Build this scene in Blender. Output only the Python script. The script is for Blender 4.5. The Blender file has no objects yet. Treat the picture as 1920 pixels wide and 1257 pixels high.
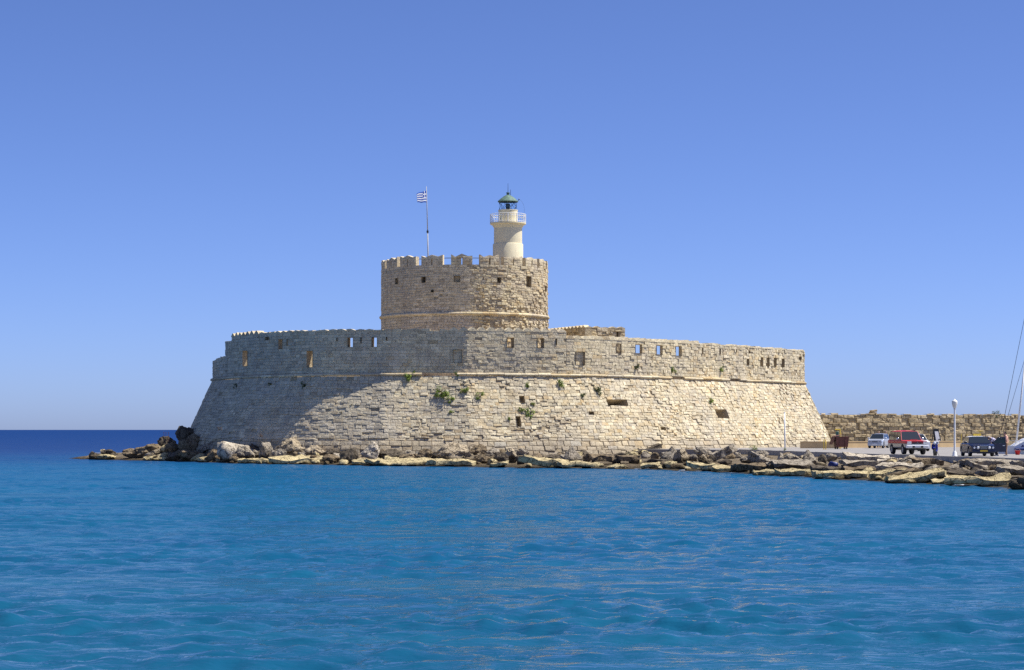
import bpy, bmesh, math, random
import numpy as np
from mathutils import Vector, Matrix, noise as mnoise

random.seed(7)
RNG = np.random.default_rng(7)
scene = bpy.context.scene
COL = scene.collection
R = math.radians

# ------------------------------------------------------------------ camera
F = 4000.0          # focal length in photograph pixels (1920 wide)
H = 3.2             # eye height above the sea
HY = 806.0          # horizon row in the photograph
cam = bpy.data.cameras.new('camera')
cam_o = bpy.data.objects.new('camera', cam)
COL.objects.link(cam_o)
cam_o.location = (0, 0, H)
cam_o.rotation_euler = (R(90), 0, 0)
cam.sensor_width = 36.0
cam.lens = 36.0 * F / 1920.0
cam.shift_y = (HY - 628.5) / 1920.0
cam.clip_start = 0.5
cam.clip_end = 60000
scene.camera = cam_o

# ------------------------------------------------------------------ sky and sun
SUN_EL, SUN_AZ = R(60), R(2.0)      # azimuth from +X (right) towards +Y (away)
world = bpy.data.worlds.new('World')
scene.world = world
world.use_nodes = True
wn = world.node_tree
bg = wn.nodes['Background']
sky = wn.nodes.new('ShaderNodeTexSky')
sky.sky_type = 'NISHITA'
sky.sun_disc = False
sky.sun_elevation = SUN_EL
sky.sun_rotation = R(90) - SUN_AZ
sky.altitude = 0
sky.air_density = 0.5
sky.dust_density = 0.55
sky.ozone_density = 10
tintn = wn.nodes.new('ShaderNodeMix')
tintn.data_type = 'RGBA'
tintn.blend_type = 'MULTIPLY'
tintn.inputs[0].default_value = 1.0
tintn.inputs[7].default_value = (0.93, 0.855, 0.99, 1)
wn.links.new(sky.outputs[0], tintn.inputs[6])
wn.links.new(tintn.outputs[2], bg.inputs[0])
bg.inputs[1].default_value = 0.115
sd = bpy.data.lights.new('sun', 'SUN')
sd.energy = 5.0
sd.angle = R(0.5)
sd.color = (1.0, 0.96, 0.89)
so = bpy.data.objects.new('sun', sd)
COL.objects.link(so)
SUNV = Vector((math.cos(SUN_EL) * math.cos(SUN_AZ), math.cos(SUN_EL) * math.sin(SUN_AZ), math.sin(SUN_EL)))
so.rotation_euler = SUNV.to_track_quat('Z', 'Y').to_euler()
so.location = (100, 100, 100)
scene.view_settings.view_transform = 'Standard'
scene.view_settings.look = 'None'
scene.view_settings.gamma = 1.0
scene.view_settings.use_curve_mapping = False
scene.view_settings.exposure = 0.50
scene.render.engine = 'CYCLES'
scene.cycles.use_denoising = False
scene.cycles.max_bounces = 6

# ------------------------------------------------------------------ helpers
def at(px, py, Y):
    return Vector(((px - 960.0) * Y / F, Y, H - (py - HY) * Y / F))

def tag(o, label=None, cat=None, group=None, kind=None):
    if label: o['label'] = label
    if cat: o['category'] = cat
    if group: o['group'] = group
    if kind: o['kind'] = kind
    return o

def empty(name, loc, rz=0.0, parent=None):
    o = bpy.data.objects.new(name, None)
    o.empty_display_size = 0.3
    COL.objects.link(o)
    o.location = loc
    o.rotation_euler = (0, 0, rz)
    if parent: o.parent = parent
    return o

def world_child(o, parent):
    """o's mesh is written in world coordinates; keep it there under parent (parents here only ever translate)."""
    o.parent = parent
    p, off = parent, Vector((0, 0, 0))
    while p is not None:
        off += Vector(p.location)
        p = p.parent
    o.location = -off
    return o

class MB:
    def __init__(s):
        s.v, s.f, s.t = [], [], []
    def add(s, vs, fs, tint=None):
        b = len(s.v)
        s.v.extend([tuple(v) for v in vs])
        s.f.extend([tuple(i + b for i in f) for f in fs])
        if tint is not None:
            s.t.extend([tint] * len(vs))
    def box(s, x0, x1, y0, y1, z0, z1, tint=None):
        s.add([(x0,y0,z0),(x1,y0,z0),(x1,y1,z0),(x0,y1,z0),(x0,y0,z1),(x1,y0,z1),(x1,y1,z1),(x0,y1,z1)],
              [(3,2,1,0),(4,5,6,7),(0,1,5,4),(1,2,6,5),(2,3,7,6),(3,0,4,7)], tint)
    def tube(s, p0, p1, r0, r1=None, n=10, caps=True):
        r1 = r0 if r1 is None else r1
        p0, p1 = Vector(p0), Vector(p1)
        d = (p1 - p0).normalized()
        a = d.orthogonal().normalized()
        c = d.cross(a)
        vs = []
        for p, r in ((p0, r0), (p1, r1)):
            for i in range(n):
                t = 2 * math.pi * i / n
                vs.append(p + (a * math.cos(t) + c * math.sin(t)) * r)
        fs = [(i, (i + 1) % n, n + (i + 1) % n, n + i) for i in range(n)]
        if caps:
            fs += [tuple(range(n - 1, -1, -1)), tuple(range(n, 2 * n))]
        s.add(vs, fs)
    def path(s, pts, r, n=8):
        for a, b in zip(pts[:-1], pts[1:]):
            s.tube(a, b, r, r, n)
    def lathe(s, prof, c=(0, 0, 0), n=40, axis='Z', close=False):
        vs, fs = [], []
        for (r, z) in prof:
            for i in range(n):
                t = 2 * math.pi * i / n
                if axis == 'Z':
                    vs.append((c[0] + r * math.cos(t), c[1] + r * math.sin(t), c[2] + z))
                else:
                    vs.append((c[0] + r * math.cos(t), c[1] + z, c[2] + r * math.sin(t)))
        m = len(prof)
        for k in range(m - 1):
            for i in range(n):
                j = (i + 1) % n
                fs.append((k*n+i, k*n+j, (k+1)*n+j, (k+1)*n+i))
        if close:
            fs.append(tuple(range(n - 1, -1, -1)))
            fs.append(tuple(range((m-1)*n, m*n)))
        s.add(vs, fs)
    def sphere(s, c, rx, ry, rz, n=14, m=9):
        prof = []
        vs, fs = [], []
        for k in range(m + 1):
            ph = math.pi * k / m
            for i in range(n):
                t = 2 * math.pi * i / n
                vs.append((c[0] + rx*math.sin(ph)*math.cos(t), c[1] + ry*math.sin(ph)*math.sin(t), c[2] - rz*math.cos(ph)))
        for k in range(m):
            for i in range(n):
                j = (i + 1) % n
                fs.append((k*n+i, k*n+j, (k+1)*n+j, (k+1)*n+i))
        s.add(vs, fs)
    def loft(s, secs, caps=True):
        n = len(secs[0])
        vs = [p for sec in secs for p in sec]
        fs = []
        for k in range(len(secs) - 1):
            for i in range(n):
                j = (i + 1) % n
                fs.append((k*n+i, k*n+j, (k+1)*n+j, (k+1)*n+i))
        if caps:
            fs.append(tuple(range(n - 1, -1, -1)))
            fs.append(tuple(range((len(secs)-1)*n, len(secs)*n)))
        s.add(vs, fs)
    def build(s, name, mat, parent=None, smooth=False, fix=True):
        me = bpy.data.meshes.new(name)
        me.from_pydata(s.v, [], s.f)
        if s.t and len(s.t) == len(s.v):
            at_ = me.attributes.new('tint', 'FLOAT_COLOR', 'POINT')
            arr = np.ones((len(s.v), 4), dtype=np.float32)
            arr[:, :3] = np.array(s.t, dtype=np.float32)
            at_.data.foreach_set('color', arr.ravel())
        if fix:
            bm = bmesh.new(); bm.from_mesh(me)
            bmesh.ops.recalc_face_normals(bm, faces=bm.faces)
            bm.to_mesh(me); bm.free()
        me.materials.append(MAT[mat] if isinstance(mat, str) else mat)
        if smooth:
            me.polygons.foreach_set('use_smooth', [True] * len(me.polygons))
        me.update()
        o = bpy.data.objects.new(name, me)
        COL.objects.link(o)
        if parent is not None:
            o.parent = parent
        return o

# ------------------------------------------------------------------ materials
MAT = {}
class NT:
    def __init__(s, name):
        m = bpy.data.materials.new(name); m.use_nodes = True
        s.m, s.t = m, m.node_tree
        s.b = s.t.nodes['Principled BSDF']
        MAT[name] = m
    def n(s, typ, **kw):
        x = s.t.nodes.new(typ)
        for k, v in kw.items():
            if k in ('ins',):
                for i, val in v.items(): x.inputs[i].default_value = val
            else: setattr(x, k, v)
        return x
    def l(s, a, b): s.t.links.new(a, b)
    def pos(s):
        return s.n('ShaderNodeNewGeometry').outputs['Position']
    def noise(s, vec, scale, detail=4, rough=.55):
        x = s.n('ShaderNodeTexNoise'); x.inputs['Scale'].default_value = scale
        x.inputs['Detail'].default_value = detail; x.inputs['Roughness'].default_value = rough
        s.l(vec, x.inputs['Vector']); return x.outputs[0]
    def ramp(s, fac, stops):
        x = s.n('ShaderNodeValToRGB'); cr = x.color_ramp
        while len(cr.elements) < len(stops): cr.elements.new(.5)
        for e, (p, c) in zip(cr.elements, stops):
            e.position = p; e.color = (*c, 1) if len(c) == 3 else c
        s.l(fac, x.inputs[0]); return x.outputs[0]
    def mix(s, fac, a, b, mode='MIX'):
        x = s.n('ShaderNodeMix'); x.data_type = 'RGBA'; x.blend_type = mode
        for i, v in ((0, fac), (6, a), (7, b)):
            if hasattr(v, 'is_linked') or hasattr(v, 'links'): s.l(v, x.inputs[i])
            else: x.inputs[i].default_value = v if i == 0 else (*v, 1)
        return x.outputs[2]
    def math(s, op, a, b=None):
        x = s.n('ShaderNodeMath', operation=op)
        for i, v in ((0, a), (1, b)):
            if v is None: continue
            if hasattr(v, 'links'): s.l(v, x.inputs[i])
            else: x.inputs[i].default_value = v
        return x.outputs[0]
    def bump(s, h, strength, dist, prev=None):
        x = s.n('ShaderNodeBump'); x.inputs['Strength'].default_value = strength
        x.inputs['Distance'].default_value = dist; s.l(h, x.inputs['Height'])
        if prev is not None: s.l(prev, x.inputs['Normal'])
        return x.outputs[0]
    def fin(s, col=None, rough=.9, normal=None, metal=0.0, spec=None):
        if col is not None:
            if hasattr(col, 'links'): s.l(col, s.b.inputs['Base Color'])
            else: s.b.inputs['Base Color'].default_value = (*col, 1)
        if hasattr(rough, 'links'): s.l(rough, s.b.inputs['Roughness'])
        else: s.b.inputs['Roughness'].default_value = rough
        s.b.inputs['Metallic'].default_value = metal
        if spec is not None: s.b.inputs['Specular IOR Level'].default_value = spec
        if normal is not None: s.l(normal, s.b.inputs['Normal'])
        return s.m

def plain(name, col, rough=.6, metal=0.0, spec=None, var=.12, scale=3.0):
    t = NT(name); p = t.pos()
    nz = t.noise(p, scale, 5, .6)
    lo = tuple(c * (1 - var) for c in col); hi = tuple(min(1, c * (1 + var)) for c in col)
    t.fin(t.ramp(nz, [(.3, lo), (.7, hi)]), rough, None, metal, spec)

def stone_mat(name, stain, stain_amt=.55, use_tint=True, grain=1.0, dark=(.22,.18,.13), pale=(.66,.60,.49), streak=(.34,.30,.245), pit=(.20,.155,.105), damp=False):
    """weathered limestone: the piece's own tint, broad weathering stains, pits and grain."""
    t = NT(name); p = t.pos()
    if use_tint:
        a = t.n('ShaderNodeAttribute', attribute_name='tint'); base = a.outputs['Color']
    else:
        base = t.ramp(t.noise(p, .8, 6), [(.3, (.30,.26,.20)), (.7, (.42,.36,.28))])
    base = t.mix(1.0, base, (1.23,1.18,.985), 'MULTIPLY')
    big = t.noise(p, .17, 6, .6)
    f = t.ramp(big, [(.42, (0,0,0)), (.68, (stain_amt,)*3)])
    c = t.mix(f, base, stain)
    mid = t.noise(p, 1.6, 6, .65)
    c = t.mix(t.ramp(mid, [(.26, (.5,)*3), (.44, (0,)*3)]), c, dark)
    c = t.mix(t.ramp(t.noise(p, .55, 6, .7), [(.52, (0,)*3), (.75, (.5,)*3)]), c, pale)
    # rain streaks run down the face, pits and lost mortar speckle it
    sm = t.n('ShaderNodeMapping'); sm.inputs['Scale'].default_value = (1.1, 1.1, .16); t.l(p, sm.inputs['Vector'])
    c = t.mix(t.ramp(t.noise(sm.outputs[0], 1.0, 6, .65), [(.50, (0,)*3), (.72, (.5,)*3)]), c, streak)
    c = t.mix(t.ramp(t.noise(p, 3.4, 5, .75), [(.58, (0,)*3), (.68, (.85,)*3)]), c, pit)
    if damp:   # salt-damp foot of the wall above the rocks
        sz = t.n('ShaderNodeSeparateXYZ'); t.l(p, sz.inputs[0])
        hz = t.math('ADD', sz.outputs[2], t.math('MULTIPLY', t.math('SUBTRACT', t.noise(p, .6, 6, .65), .5), 3.2))
        c = t.mix(t.ramp(t.math('MULTIPLY', hz, .25), [(.22, (.62,)*3), (.62, (0,)*3)]), c, (.27,.225,.165))
    fine = t.noise(p, 7.0, 6, .7)
    c = t.mix(1.0, c, t.ramp(fine, [(.3, (.70,.68,.66)), (.62, (1.12,1.1,1.08))]), 'MULTIPLY')
    v = t.n('ShaderNodeTexVoronoi'); v.inputs['Scale'].default_value = 5.0; t.l(p, v.inputs['Vector'])
    pits = t.ramp(v.outputs['Distance'], [(.0, (0,0,0)), (.22, (1,1,1))])
    nrm = t.bump(fine, .7 * grain, .07)
    nrm = t.bump(mid, .5 * grain, .16, nrm)
    nrm = t.bump(pits, .25 * grain, .05, nrm)
    t.fin(c, .95, nrm, spec=.15)

stone_mat('limestone', (.42,.39,.33), .45, damp=True)
stone_mat('keep_stone', (.42,.37,.29), .45, pale=(.60,.56,.50))
stone_mat('mole_stone', streak=(.20,.16,.11), pit=(.10,.075,.05), stain=(.22,.165,.10), stain_amt=.6, dark=(.12,.09,.06), pale=(.40,.32,.21))
stone_mat('mortar', (.20,.16,.12), .4, use_tint=False)
stone_mat('coping', (.38,.34,.28), .35, use_tint=True)

def rock_mat(name, top, low, band):
    t = NT(name); p = t.pos()
    n1 = t.noise(p, 1.1, 8, .65)
    c = t.ramp(n1, [(.28, tuple(x*.45 for x in top)), (.48, top), (.75, tuple(min(1, x*1.25) for x in top))])
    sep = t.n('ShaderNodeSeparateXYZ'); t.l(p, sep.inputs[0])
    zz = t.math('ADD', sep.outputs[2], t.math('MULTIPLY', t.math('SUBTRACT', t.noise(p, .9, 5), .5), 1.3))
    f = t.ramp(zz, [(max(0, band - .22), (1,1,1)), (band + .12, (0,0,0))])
    c = t.mix(f, c, low)  # dark lower rock: algae tone, with shade painted into the same colour
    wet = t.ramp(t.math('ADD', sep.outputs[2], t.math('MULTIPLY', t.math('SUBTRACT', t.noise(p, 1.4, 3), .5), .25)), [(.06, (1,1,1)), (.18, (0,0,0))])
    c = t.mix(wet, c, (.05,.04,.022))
    fine = t.noise(p, 4.5, 9, .75)
    c = t.mix(1.0, c, t.ramp(fine, [(.3, (.6,.58,.55)), (.65, (1.15,1.13,1.1))]), 'MULTIPLY')
    v = t.n('ShaderNodeTexVoronoi'); v.inputs['Scale'].default_value = 2.6; t.l(p, v.inputs['Vector'])
    pits = t.ramp(v.outputs['Distance'], [(.05, (0,0,0)), (.4, (1,1,1))])
    cr = t.n('ShaderNodeTexVoronoi', feature='DISTANCE_TO_EDGE'); cr.inputs['Scale'].default_value = 1.3
    wv = t.n('ShaderNodeVectorMath', operation='ADD'); t.l(p, wv.inputs[0]); nc_ = t.n('ShaderNodeTexNoise'); nc_.inputs['Scale'].default_value = 1.7; t.l(p, nc_.inputs['Vector']); t.l(nc_.outputs['Color'], wv.inputs[1]); t.l(wv.outputs[0], cr.inputs['Vector'])
    crk = t.ramp(cr.outputs['Distance'], [(.0, (0,0,0)), (.05, (1,1,1))])
    c = t.mix(1.0, c, t.ramp(cr.outputs['Distance'], [(.0, (.45,.42,.38)), (.04, (1,1,1))]), 'MULTIPLY')
    nrm = t.bump(fine, 1.0, .16)
    nrm = t.bump(crk, .8, .12, nrm)
    nrm = t.bump(n1, .6, .3, nrm)
    nrm = t.bump(pits, .35, .1, nrm)
    t.fin(c, .9, nrm, spec=.2)
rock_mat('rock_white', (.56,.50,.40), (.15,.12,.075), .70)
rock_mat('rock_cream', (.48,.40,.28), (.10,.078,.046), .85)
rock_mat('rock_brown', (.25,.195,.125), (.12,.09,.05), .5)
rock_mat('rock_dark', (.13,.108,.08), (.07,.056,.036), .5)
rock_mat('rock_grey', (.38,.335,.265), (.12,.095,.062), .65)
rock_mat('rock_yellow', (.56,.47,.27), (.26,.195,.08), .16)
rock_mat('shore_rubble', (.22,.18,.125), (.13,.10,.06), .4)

plain('asphalt', (.25,.235,.22), .9, scale=.6, var=.15)
plain('concrete', (.40,.38,.34), .9, scale=2.0, var=.2)
plain('ochre_plaster', (.56,.40,.21), .9, scale=1.2, var=.1)
t = NT('cream_paint'); p = t.pos()
mp = t.n('ShaderNodeMapping'); mp.inputs['Scale'].default_value = (5, 5, .5); t.l(p, mp.inputs['Vector'])
cp = t.ramp(t.noise(p, 1.2, 6, .6), [(.3, (.66,.585,.40)), (.7, (.77,.695,.48))])
cp = t.mix(t.ramp(t.noise(mp.outputs[0], 1.0, 5, .65), [(.56, (0,)*3), (.74, (.55,)*3)]), cp, (.36,.29,.19))
t.fin(cp, .8, t.bump(t.noise(p, 9, 6, .7), .3, .03), spec=.2)
plain('white_paint', (.78,.78,.76), .5, var=.05)
plain('patina', (.10,.17,.13), .7, scale=4, var=.5)
plain('lens_dark', (.12,.17,.20), .3)
plain('dark_metal', (.05,.055,.06), .45, .3)
plain('grey_metal', (.40,.40,.40), .7, 0)
plain('yellow_paint', (.72,.50,.05), .5)
plain('rust_paint', (.15,.055,.04), .75, scale=4, var=.4)
plain('black_paint', (.015,.017,.018), .4)
plain('rubber', (.018,.018,.02), .85)
plain('rim_metal', (.28,.28,.30), .35, .7)
plain('car_red', (.56,.03,.045), .4, 0.0, .4, var=.04)
plain('car_silver', (.40,.41,.43), .3, .55, var=.04)
plain('car_pale', (.46,.50,.57), .3, .4, var=.04)
plain('car_navy', (.008,.012,.04), .22, 0.0, .5, var=.04)
plain('car_white', (.78,.79,.80), .4, 0.0, .4, var=.03)
plain('chrome', (.72,.72,.74), .15, .95, var=.03)
plain('plate_white', (.75,.76,.78), .5)
plain('plate_green', (.05,.13,.10), .5)
plain('scooter_blue', (.015,.022,.22), .3, 0, .6)
plain('skin', (.46,.28,.20), .6)
plain('hair_dark', (.02,.015,.012), .8)
plain('hair_grey', (.40,.36,.33), .8)
plain('trouser_tan', (.36,.22,.13), .9)
plain('trouser_dark', (.025,.028,.05), .9)
plain('shirt_navy', (.02,.022,.05), .9)
plain('shirt_peach', (.70,.40,.30), .9)
plain('shirt_white', (.75,.75,.76), .9)
plain('red_plastic', (.62,.02,.025), .5)
plain('blue_tarp', (.015,.03,.16), .5)
plain('white_bag', (.66,.72,.76), .6)
plain('gel_coat', (.74,.75,.75), .25, 0, .5, var=.03)
plain('navy_canvas', (.02,.03,.16), .7)
plain('wood_dark', (.05,.035,.025), .7)
plain('dry_plant', (.16,.085,.04), .9)
plain('trunk', (.12,.085,.05), .9)
t = NT('leaf'); p = t.pos()
t.fin(t.ramp(t.noise(p, 3.5, 4), [(.3, (.10,.15,.02)), (.55, (.20,.28,.035)), (.75, (.29,.35,.06))]), .6, spec=.3)
t = NT('leaf_dark'); p = t.pos()
t.fin(t.ramp(t.noise(p, 3.5, 4), [(.3, (.03,.05,.014)), (.7, (.085,.12,.035))]), .7, spec=.3)
t = NT('car_glass'); t.fin((.018,.024,.028), .06, None, 0, .8)
t = NT('lens_glass'); t.fin((.75,.78,.80), .08, None, .25, .8)
t = NT('opal_glass'); t.fin((.80,.79,.72), .25, None, 0, .5)
t = NT('lantern_glass')
t.fin((.85,.93,.96), .02); t.b.inputs['Transmission Weight'].default_value = 1.0; t.b.inputs['IOR'].default_value = 1.05
# striped shirt: woven bands that follow the garment's own coordinates
t = NT('shirt_striped'); tc = t.n('ShaderNodeTexCoord'); sp = t.n('ShaderNodeSeparateXYZ'); t.l(tc.outputs['Object'], sp.inputs[0])
w = t.math('FRACT', t.math('MULTIPLY', t.math('ADD', sp.outputs[2], t.math('MULTIPLY', sp.outputs[0], -.9)), 7.0))
t.fin(t.ramp(w, [(.49, (.10,.09,.34)), (.52, (.74,.70,.76))]), .9)
# national flag cloth: nine stripes and a cross in the hoist canton, from the cloth's own UV
t = NT('flag_cloth'); uv = t.n('ShaderNodeUVMap'); sp = t.n('ShaderNodeSeparateXYZ'); t.l(uv.outputs[0], sp.inputs[0])
u, v = sp.outputs[0], sp.outputs[1]
stripe = t.math('GREATER_THAN', t.math('FRACT', t.math('MULTIPLY', v, 4.5)), .5)     # 9 stripes, blue at top and bottom
incan = t.math('MULTIPLY', t.math('LESS_THAN', u, 10/27), t.math('GREATER_THAN', v, 4/9))
cv = t.math('LESS_THAN', t.math('ABSOLUTE', t.math('SUBTRACT', u, 5/27)), 1/27)
ch = t.math('LESS_THAN', t.math('ABSOLUTE', t.math('SUBTRACT', v, 6.5/9)), .5/9)
cross = t.math('MAXIMUM', cv, ch)
fac = t.math('ADD', t.math('MULTIPLY', incan, cross), t.math('MULTIPLY', t.math('SUBTRACT', 1.0, incan), stripe))
fcol = t.mix(fac, (.03,.13,.55), (.88,.89,.90)); t.fin(fcol, .8)
tr_ = t.n('ShaderNodeBsdfTranslucent'); t.l(fcol, tr_.inputs[0]); mx_ = t.n('ShaderNodeMixShader'); mx_.inputs[0].default_value = .5
t.l(t.b.outputs[0], mx_.inputs[1]); t.l(tr_.outputs[0], mx_.inputs[2]); t.l(mx_.outputs[0], t.t.nodes['Material Output'].inputs['Surface'])

# ------------------------------------------------------------------ sea
# waterline, as seen from the camera station (picture column, row)
WL = [(120,860),(165,862),(300,864.5),(440,869),(600,872),(700,873.5),(850,875.5),(980,877.5),(1100,878.5),(1200,880),(1320,884),(1440,891),(1560,898),(1680,905),(1800,910),(1920,918),(2080,926)]
def build_sea():
    t = NT('sea_water'); p = t.pos()
    sp = t.n('ShaderNodeSeparateXYZ'); t.l(p, sp.inputs[0])
    mp = t.n('ShaderNodeMapping'); mp.inputs['Scale'].default_value = (.5, 1.0, 1.0); t.l(p, mp.inputs['Vector'])
    depth = t.math('ADD', t.math('DIVIDE', sp.outputs[1], 400.0),
                   t.math('MULTIPLY', t.math('SUBTRACT', t.noise(mp.outputs[0], .03, 4), .5), .22))
    # the bay's sandy bottom shows blue-green; open water past the spit is deep blue
    col = t.ramp(depth, [(.05, (.007,.080,.150)), (.14, (.006,.083,.170)), (.30, (.006,.084,.185)), (.44, (.006,.078,.185)), (.56, (.005,.054,.162)), (.72, (.004,.038,.148)), (1.0, (.003,.030,.136))])
    gm = t.n('ShaderNodeMapping'); gm.inputs['Scale'].default_value = (.22, .6, 1.0); t.l(p, gm.inputs['Vector'])
    gust = t.noise(gm.outputs[0], .55, 6, .62)
    patch = t.noise(gm.outputs[0], .8, 5, .6)
    col = t.mix(1.0, col, t.ramp(patch, [(.3, (.70,.80,.86)), (.7, (1.2,1.14,1.06))]), 'MULTIPLY')
    sh = t.n('ShaderNodeAttribute', attribute_name='shallow').outputs['Fac']
    col = t.mix(t.math('MULTIPLY', sh, .75), col, (.045,.058,.085))
    foam = t.math('MULTIPLY', t.ramp(sh, [(.70, (0,0,0)), (.95, (1,1,1))]), t.ramp(t.noise(p, .55, 6, .75), [(.55, (0,0,0)), (.63, (1,1,1))]))
    col = t.mix(foam, col, (.7,.73,.75))
    n1 = t.noise(mp.outputs[0], 1.3, 4, .6)
    n2 = t.noise(mp.outputs[0], 5.0, 4, .6)
    nrm = t.bump(n1, .8, .13)
    nrm = t.bump(n2, .8, .028, nrm)
    # a ruffled sea never mirrors fully at grazing angles: its reflectance levels off
    fr = t.n('ShaderNodeFresnel'); fr.inputs['IOR'].default_value = 1.333; t.l(nrm, fr.inputs['Normal'])
    fac = t.math('MINIMUM', fr.outputs[0], .68)
    # at very low angles the near faces of the wavelets mask their backs, so less sky is mirrored
    ge = t.n('ShaderNodeNewGeometry'); dt = t.n('ShaderNodeVectorMath', operation='DOT_PRODUCT'); t.l(ge.outputs['Incoming'], dt.inputs[0]); dt.inputs[1].default_value = (0, 0, 1)
    fac = t.math('MULTIPLY', fac, t.ramp(dt.outputs['Value'], [(.0, (.13,)*3), (.015, (.36,)*3), (.06, (.85,)*3), (.12, (1,)*3)]))
    fac = t.math('MULTIPLY', fac, t.ramp(gust, [(.32, (.78,)*3), (.68, (1.0,)*3)]))
    df = t.n('ShaderNodeBsdfDiffuse'); t.l(col, df.inputs['Color']); t.l(nrm, df.inputs['Normal'])
    gl = t.n('ShaderNodeBsdfGlossy'); gl.inputs['Roughness'].default_value = .04; t.l(nrm, gl.inputs['Normal'])
    mx = t.n('ShaderNodeMixShader'); t.l(fac, mx.inputs[0]); t.l(df.outputs[0], mx.inputs[1]); t.l(gl.outputs[0], mx.inputs[2])
    t.l(mx.outputs[0], t.t.nodes['Material Output'].inputs['Surface'])
    ys = [14.0]
    while ys[-1] < 300: ys.append(ys[-1] + ys[-1] * .0034)
    ys = np.array(ys); nc = 520
    us = np.linspace(-1, 1, nc)
    X = us[None, :] * (ys[:, None] * .31 + 12); Y = np.repeat(ys[:, None], nc, 1)
    dy = np.gradient(ys)[:, None]; dx = (ys[:, None] * .31 + 12) * 2 / nc
    Z = np.zeros_like(X)
    g = np.random.default_rng(3)
    gustm = np.zeros_like(X)
    for k in range(14):
        L_ = g.uniform(4, 22); a_ = g.normal(R(75), R(35)); gustm += np.sin(2*math.pi/L_*(math.cos(a_)*X*.6 + math.sin(a_)*Y) + g.uniform(0, 6.28))
    gustm = np.clip(.95 + .17 * gustm, .3, 1.7)
    for k in range(80):
        lam = .30 * (5.0 / .30) ** (k / 79.0)
        ang = g.normal(R(84), R(40))
        kx, ky = 2*math.pi/lam*math.cos(ang), 2*math.pi/lam*math.sin(ang)
        amp = lam * .0043 * g.uniform(.5, 1.3) * (.9 if lam < .5 else 1.35 if lam < 1.4 else .62 if lam < 2.6 else .24)
        damp = np.exp(-(1.35 * np.maximum(dy * abs(math.sin(ang)), dx * .7) / lam) ** 2 * 2)
        ph = kx * X + ky * Y + g.uniform(0, 6.28)
        Z += amp * damp * np.sin(ph) * (gustm if lam < 2.2 else 1.0)
    pxv = 960 + F * X / Y
    yw = np.interp(pxv, [a for a, b in WL], [H * F / (b - HY) for a, b in WL])
    shallow = np.where((pxv > 172), np.exp(-np.clip(yw - Y, 0, None) / (2.0 + .00 * Y)), 0).ravel()
    Z += .22 * (Z * np.abs(Z)) / (np.abs(Z).max() + 1e-6)
    fade = np.clip((300 - Y) / 60, 0, 1); Z *= fade
    verts = np.stack([X, Y, Z], -1).reshape(-1, 3)
    nr = len(ys)
    idx = np.arange(nr * nc).reshape(nr, nc)
    quads = np.stack([idx[:-1, :-1], idx[:-1, 1:], idx[1:, 1:], idx[1:, :-1]], -1).reshape(-1, 4)
    b = len(verts)
    S = 40000
    verts = np.concatenate([verts, [(-S, -2000, -.3), (S, -2000, -.3), (S, S, -.3), (-S, S, -.3)]])
    quads = np.concatenate([quads, [[b, b+1, b+2, b+3]]])
    me = bpy.data.meshes.new('sea')
    me.vertices.add(len(verts)); me.vertices.foreach_set('co', verts.ravel())
    me.loops.add(quads.size); me.loops.foreach_set('vertex_index', quads.ravel())
    me.polygons.add(len(quads)); me.polygons.foreach_set('loop_start', np.arange(0, quads.size, 4))
    me.polygons.foreach_set('loop_total', np.full(len(quads), 4))
    me.polygons.foreach_set('use_smooth', np.ones(len(quads), dtype=bool))
    me.update(calc_edges=True); me.validate()
    att = me.attributes.new('shallow', 'FLOAT', 'POINT'); att.data.foreach_set('value', np.concatenate([shallow, np.zeros(4)]).astype(np.float32))
    me.materials.append(MAT['sea_water'])
    o = bpy.data.objects.new('sea', me); COL.objects.link(o)
    tag(o, kind='structure')
build_sea()

# ------------------------------------------------------------------ shore bank and quay
KERB = [(1385,844.0),(1400,844.5),(1528,849),(1675,854),(1789,857.8),(1920,862),(2100,868)]
QZ = 1.3
def lerp(tab, x):
    xs = [a for a, b in tab]; ys = [b for a, b in tab]
    return float(np.interp(x, xs, ys))
def kerb_pt(px):
    Y = (H - QZ) * F / (lerp(KERB, px) - HY)
    return Vector(((px - 960) * Y / F, Y, QZ))
INNER = [(120,238,-.1),(165,236,.35),(250,231,.8),(340,224,1.7),(430,214.5,1.5),(590,205.5,1.1),(725,202.5,.95),(875,202.5,.95),(1050,206,.85),(1170,210,.9),(1255,212,.95),(1340,208,.95)]
for px in (1400,1528,1675,1789,1920,2080):
    INNER.append((px, kerb_pt(px).y + .3, .98))
def bank(px):
    Yw = H * F / (lerp(WL, px) - HY)
    Yi = lerp([(a, b) for a, b, c in INNER], px); Zi = lerp([(a, c) for a, b, c in INNER], px)
    return Yw, Yi, Zi
def on_bank(px, py):
    Yw, Yi, Zi = bank(px)
    q = (py - HY) / F
    t_ = (H - q * Yw) / (Zi + q * (Yi - Yw))
    t_ = min(1.0, max(-.12, t_))
    Y = Yw + (Yi - Yw) * t_
    return Vector(((px - 960) * Y / F, Y, Zi * t_)), t_
mb = MB(); rows = []
TS = [-.9, -.35, 0, .2, .4, .6, .8, 1.0, 1.25, 1.7]
pxs = list(range(120, 2081, 14))
for px in pxs:
    Yw, Yi, Zi = bank(px); row = []
    span = max(Yi - Yw, 3.0)
    for tt in TS:
        Y = Yw + span * tt
        Z = Zi * tt if tt <= 1 else Zi - (tt - 1) * 2.2
        if tt < 0: Z = tt * 1.6
        Y2 = Y
        q = mnoise.noise(Vector((px * .02, Y * .6, 3.0))) * .22 if -.1 < tt <= 1 else 0
        row.append(((px - 960) * Y2 / F, Y2, Z + q * (1 if tt > .05 else .4)))
    rows.append(row)
vs = [v for r_ in rows for v in r_]; m = len(TS)
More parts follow.
